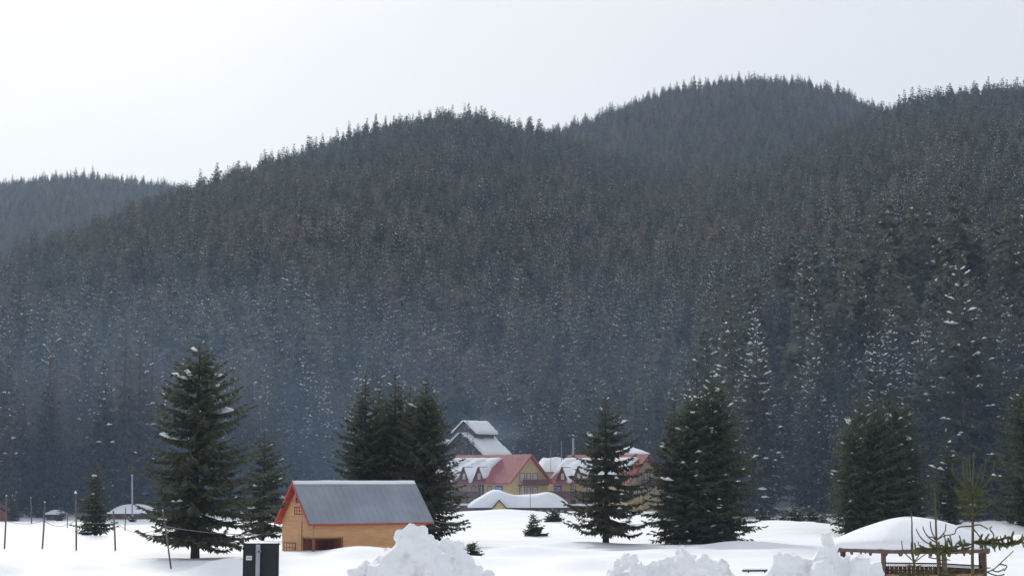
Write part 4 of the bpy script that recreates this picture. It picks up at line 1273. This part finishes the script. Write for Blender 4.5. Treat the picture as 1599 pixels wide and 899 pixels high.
# ------------------------------------------------------------------ young spruces by the road
def shoot(tw, nd, pts_, r0, r1, dens, nl, rng, n=5):
    """a twig through the points, set with needles"""
    P_ = []
    pts_ = [Vector(p) for p in pts_]
    for i in range(len(pts_) - 1):
        for k in range(4):
            t = k / 4
            p0 = pts_[max(i - 1, 0)]; p1 = pts_[i]; p2 = pts_[i + 1]; p3 = pts_[min(i + 2, len(pts_) - 1)]
            P_.append(0.5 * ((2 * p1) + (p2 - p0) * t + (2 * p0 - 5 * p1 + 4 * p2 - p3) * t * t + (3 * p1 - p0 - 3 * p2 + p3) * t ** 3))
    P_.append(pts_[-1])
    rad = [r0 + (r1 - r0) * i / (len(P_) - 1) for i in range(len(P_))]
    tw.tube(P_, rad, n)
    if dens <= 0: return
    for i in range(len(P_) - 1):
        d = P_[i + 1] - P_[i]; ln = d.length
        if ln < 1e-6: continue
        dn = d / ln
        a = Vector((0, 0, 1)) if abs(dn.z) < 0.9 else Vector((1, 0, 0))
        u = dn.cross(a).normalized(); w = dn.cross(u)
        for _ in range(max(1, int(ln * dens + rng.random()))):
            t = rng.uniform(0, 6.283)
            out = u * math.cos(t) + w * math.sin(t)
            b = P_[i] + d * rng.random()
            tip = b + (dn * rng.uniform(0.5, 0.9) + out * rng.uniform(0.6, 1.0)) * nl * rng.uniform(0.7, 1.15)
            sdv = dn.cross(out) * nl * 0.12
            k = len(nd.v)
            nd.v += [b - sdv, b + sdv, tip]; nd.f.append((k, k + 1, k + 2))

def young_spruce(px0, Y, label, seed, stem, twigs, whorls, needles='needles_young', nl=0.017, sr=0.016):
    rng = random.Random(seed)
    o = at(px0, 899, Y)
    zb = gz(o.x, Y)
    loc = Vector((o.x, Y, zb))
    root = empty('young_spruce', loc, 0, label, 'young spruce', 'young spruces by the road')
    tw, nd = MB(), MB()
    S = [Vector((0, 0, -0.3))] + [at(px, py, Y) - loc for px, py in stem]
    st_ = MB(); shoot(st_, nd, S, sr * 1.25, sr * 0.45, 0, nl, rng, 8)
    st_.build('trunk', 'bark_young', root, True)
    # needles along the upper stem
    shoot(tw, nd, S[-3:], sr * 0.5, sr * 0.3, 1100, nl, rng)
    for pts_, dens in twigs:
        q = [at(p[0], p[1], Y + (p[2] if len(p) > 2 else 0)) - loc for p in pts_]
        shoot(tw, nd, q, sr * 0.5, sr * 0.3, dens * 2.0, nl * 1.12, rng)
    for (px, py, n, ln, up, dens) in whorls:             # small side shoots all round a point of the stem
        c = at(px, py, Y) - loc
        for k in range(n):
            a_ = 6.283 * (k + rng.uniform(-0.3, 0.3)) / n
            l = ln * rng.uniform(0.7, 1.2)
            h = Vector((math.cos(a_), math.sin(a_), 0))
            q = [c, c + h * l * 0.55 + Vector((0, 0, up * l * 0.25)), c + h * l + Vector((0, 0, up * l))]
            shoot(tw, nd, q, sr * 0.35, sr * 0.2, dens, nl, rng)
            for sgn in (-1, 1):
                if l > 0.12:
                    s2 = Vector((-math.sin(a_), math.cos(a_), 0)) * sgn
                    m_ = q[0].lerp(q[2], 0.55)
                    shoot(tw, nd, [m_, m_ + (h * 0.6 + s2) * l * 0.28 + Vector((0, 0, up * l * 0.2))], sr * 0.25, sr * 0.15, dens, nl, rng)
    tw.build('limb', 'bark_young', root, True)
    nd.build('crown', needles, root)
    return root
mat('bark_young', (0.12, 0.105, 0.05), 0.9, var=0.4, scale=30)

def spray(x0, y0, x1, y1, n, lo, hi, rng, dz=0.5, dens=1100):
    """a bough with twigs rising and hanging off it"""
    out = [([(x0, y0), ((x0 + x1) / 2, (y0 + y1) / 2 + 2), (x1, y1)], dens)]
    for k in range(n):
        t = (k + rng.random()) / n
        x, y = x0 + (x1 - x0) * t, y0 + (y1 - y0) * t + 2 * math.sin(3.14 * t)
        d = rng.uniform(lo, hi)
        s = 1 if x1 > x0 else -1
        out.append(([(x, y, 0), (x + s * d * 0.5, y + rng.uniform(-0.5, 0.7) * d * 0.6, rng.uniform(-0.12, 0.12)), (x + s * d * 0.9 * rng.uniform(0.5, 1), y + rng.uniform(-0.8, 0.9) * d, rng.uniform(-dz, dz) * 0.5)], dens))
    return out
rg = random.Random(77)
tw1 = [([(1513, 772), (1500, 752), (1489, 740), (1487, 724)], 1000), ([(1515, 770), (1506, 752), (1504, 720)], 1000), ([(1517, 770), (1511, 748), (1510, 716)], 1000),
       ([(1519, 768, -.05), (1515, 740, -.1), (1514, 712, -.1)], 1000), ([(1521, 770), (1532, 754), (1537, 738), (1539, 716)], 1000), ([(1522, 772), (1540, 756), (1549, 738), (1553, 720)], 900),
       ([(1521, 768), (1526, 748), (1534, 724)], 800), ([(1516, 785), (1502, 778), (1494, 768), (1491, 758)], 900),
       ([(1518, 821), (1500, 822), (1493, 826), (1490, 833), (1475, 836), (1462, 843)], 250), ([(1519, 820), (1530, 819), (1542, 825)], 700),
       ([(1520, 825), (1528, 835), (1535, 845)], 600), ([(1519, 800), (1535, 795), (1552, 782)], 200), ([(1519, 792), (1540, 785), (1556, 776)], 200),
       ([(1522, 896), (1548, 890), (1565, 876), (1582, 860)], 180), ([(1548, 889), (1558, 892), (1567, 888)], 900), ([(1540, 892), (1556, 898), (1568, 896)], 900), ([(1530, 893), (1540, 900), (1545, 905)], 1000),
       ([(1518, 899), (1532, 888), (1546, 886)], 1000), ([(1560, 880), (1572, 883), (1568, 890)], 800),
       ([(1548, 845), (1552, 835), (1546, 826), (1548, 822)], 800), ([(1585, 848), (1592, 842), (1602, 836)], 800)]
tw1 += spray(1519, 849, 1440, 856, 22, 8, 20, rg) + spray(1519, 847, 1592, 846, 26, 10, 22, rg) + spray(1520, 846, 1575, 838, 12, 8, 18, rg) + spray(1518, 853, 1470, 862, 10, 8, 14, rg)
tw1 += [([(x, 853), (x - 2, 842), (x - 4, 832 + (x % 7))], 1000) for x in (1478, 1487, 1502, 1566, 1580)]
young_spruce(1519, 18, 'tallest young spruce by the road, with upright candle shoots and bushy bough', 1,
             [(1519, 899), (1519, 850), (1519, 800), (1519, 765), (1520, 735), (1521, 706)], tw1,
             [(1519, 776, 9, 0.17, 0.5, 900), (1519, 784, 8, 0.15, 0.25, 1100), (1519, 792, 9, 0.17, 0.1, 900), (1519, 803, 8, 0.16, 0.05, 700), (1519, 812, 5, 0.12, -0.1, 500)])
tw2 = [([(1463, 852), (1446, 846), (1436, 836), (1431, 826)], 700), ([(1462, 846), (1452, 840), (1444, 830), (1441, 822)], 700), ([(1463, 843), (1456, 832), (1453, 820), (1453, 814)], 700),
       ([(1463, 842), (1470, 836), (1476, 828), (1477, 818)], 700), ([(1463, 844), (1456, 838), (1450, 838), (1447, 834)], 600), ([(1464, 856), (1450, 856), (1436, 851), (1434, 846)], 600),
       ([(1464, 858), (1478, 850), (1480, 840)], 700), ([(1465, 872), (1452, 870), (1450, 868)], 400), ([(1465, 875), (1476, 873), (1484, 874)], 300)]
tw2 += spray(1465, 860, 1436, 858, 8, 6, 14, rg, dens=800) + spray(1465, 896, 1490, 899, 6, 6, 12, rg, dens=800)
young_spruce(1466, 16.5, 'young spruce with a long bare leader between the two others by the road', 2,
             [(1466, 899), (1464, 870), (1462, 835), (1461, 800), (1460, 778), (1459, 764)], tw2, [(1464, 856, 6, 0.10, 0.3, 700)], 'needles_young_dark', 0.015, 0.013)
tw3 = [([(1427, 876), (1418, 868), (1410, 858), (1408, 844)], 600), ([(1427, 876), (1423, 862), (1423, 846)], 600), ([(1427, 876), (1434, 868), (1436, 860), (1437, 850)], 600), ([(1427, 878), (1440, 868), (1446, 864)], 500)]
tw3 += spray(1428, 897, 1400, 892, 8, 6, 14, rg, dens=900) + spray(1428, 896, 1452, 890, 8, 6, 14, rg, dens=900)
young_spruce(1428, 15.5, 'shortest young spruce by the road, with a thin spear like leader', 3,
             [(1428, 899), (1427, 880), (1425, 855), (1424, 830), (1424, 815), (1423, 799)], tw3, [(1428, 884, 6, 0.08, 0.2, 800)], 'needles_young_dark', 0.013, 0.011)
young_spruce(1480, 17.2, 'little young spruce tip poking up between the others by the road', 4,
             [(1481, 915), (1480, 899), (1479, 890), (1478, 883), (1478, 876), (1478, 869)], [([(1480, 895), (1474, 890), (1473, 884)], 600), ([(1480, 895), (1488, 890), (1492, 886)], 700), ([(1480, 900), (1496, 896), (1506, 892)], 900)], [(1480, 898, 6, 0.1, 0.3, 900)], 'needles_young', 0.013, 0.010)

# ------------------------------------------------------------------ air
def air():
    x0, x1 = float(gx[0]) - 20, float(gx[-1]) + 20
    y0, y1 = float(gy[0]) - 20, float(gy[-1]) + 20
    zt = float(GZ.max()) + 40
    zl = float(GZ.min()) - 1.5
    o = MB().box(x0, x1, y0, y1, zl, zt).build('haze', 'snow')
    m = bpy.data.materials.new('haze'); m.use_nodes = True
    n, l = m.node_tree.nodes, m.node_tree.links
    n.clear()
    out = n.new('ShaderNodeOutputMaterial'); v = n.new('ShaderNodeVolumePrincipled')
    v.inputs['Color'].default_value = (0.62, 0.78, 1.0, 1)
    v.inputs['Density'].default_value = HAZE
    v.inputs['Anisotropy'].default_value = 0.2
    l.new(v.outputs[0], out.inputs['Volume'])
    o.data.materials[0] = m
    tag(o, 'thin bluish winter haze over the valley', 'haze', kind='stuff')
HAZE = 0.00009
air()
def smoke(name, c, rad, dens, col, label, p=2.0, puff=False, soft=False):
    vs, fs = ico()
    mb = MB()
    for v in vs:
        k = 1.0 if puff else (abs(v.x) ** p + abs(v.y) ** p + abs(v.z) ** p) ** (-1 / p)
        mb.v.append(Vector((v.x * k, v.y * k, v.z * k)))
    mb.f = list(fs)
    o = mb.build(name, 'snow'); o.location = c; o.scale = rad
    m = bpy.data.materials.new(name); m.use_nodes = True
    n, l = m.node_tree.nodes, m.node_tree.links
    n.clear()
    out = n.new('ShaderNodeOutputMaterial'); v = n.new('ShaderNodeVolumePrincipled')
    v.inputs['Color'].default_value = (*col, 1)
    v.inputs['Density'].default_value = dens
    if soft:                                             # thins evenly towards its rim
        tc = n.new('ShaderNodeTexCoord'); ln = n.new('ShaderNodeVectorMath'); ln.operation = 'LENGTH'
        l.new(tc.outputs['Object'], ln.inputs[0])
        mr = n.new('ShaderNodeMapRange'); mr.interpolation_type = 'SMOOTHERSTEP'
        mr.inputs['From Min'].default_value = 0.95; mr.inputs['From Max'].default_value = 0.0
        mr.inputs['To Min'].default_value = 0.0; mr.inputs['To Max'].default_value = dens
        l.new(ln.outputs['Value'], mr.inputs['Value']); l.new(mr.outputs[0], v.inputs['Density'])
    if puff:                                             # thins out towards its rim, with wisps
        tc = n.new('ShaderNodeTexCoord'); ln = n.new('ShaderNodeVectorMath'); ln.operation = 'LENGTH'
        l.new(tc.outputs['Object'], ln.inputs[0])
        no = n.new('ShaderNodeTexNoise'); no.inputs['Scale'].default_value = 1.6; no.inputs['Detail'].default_value = 2
        l.new(tc.outputs['Object'], no.inputs['Vector'])
        ad = n.new('ShaderNodeMath'); ad.operation = 'MULTIPLY_ADD'; ad.inputs[1].default_value = 1.6
        l.new(no.outputs['Fac'], ad.inputs[0]); l.new(ln.outputs['Value'], ad.inputs[2])
        mr = n.new('ShaderNodeMapRange'); mr.inputs['From Min'].default_value = 1.7; mr.inputs['From Max'].default_value = 0.7
        mr.inputs['To Min'].default_value = 0.0; mr.inputs['To Max'].default_value = dens
        l.new(ad.outputs[0], mr.inputs['Value']); l.new(mr.outputs[0], v.inputs['Density'])
    l.new(v.outputs[0], out.inputs['Volume'])
    o.data.materials[0] = m
    tag(o, label, 'smoke', kind='stuff')
smoke('smoke', (30, 385, 0), (340, 150, 85), 0.0013, (0.50, 0.70, 1.0), 'blue wood smoke lying low over the valley and the wood foot', soft=True)
smoke('smoke', (-62, 262, 0), (100, 78, 60), 0.0034, (0.50, 0.70, 1.0), 'thicker blue smoke hanging at the wood foot behind the broad spruce', soft=True)
smoke('smoke', (75, 246, 0), (95, 56, 50), 0.0030, (0.50, 0.70, 1.0), 'thin blue smoke at the wood foot between the dense clump and the gazebo', soft=True)
smoke('smoke', at(778, 672, 345), (9, 6, 4.2), 0.03, (0.6, 0.8, 1.0), 'small blue smoke wisp beside the chalet roof', puff=True)
print('forest trees', nT)
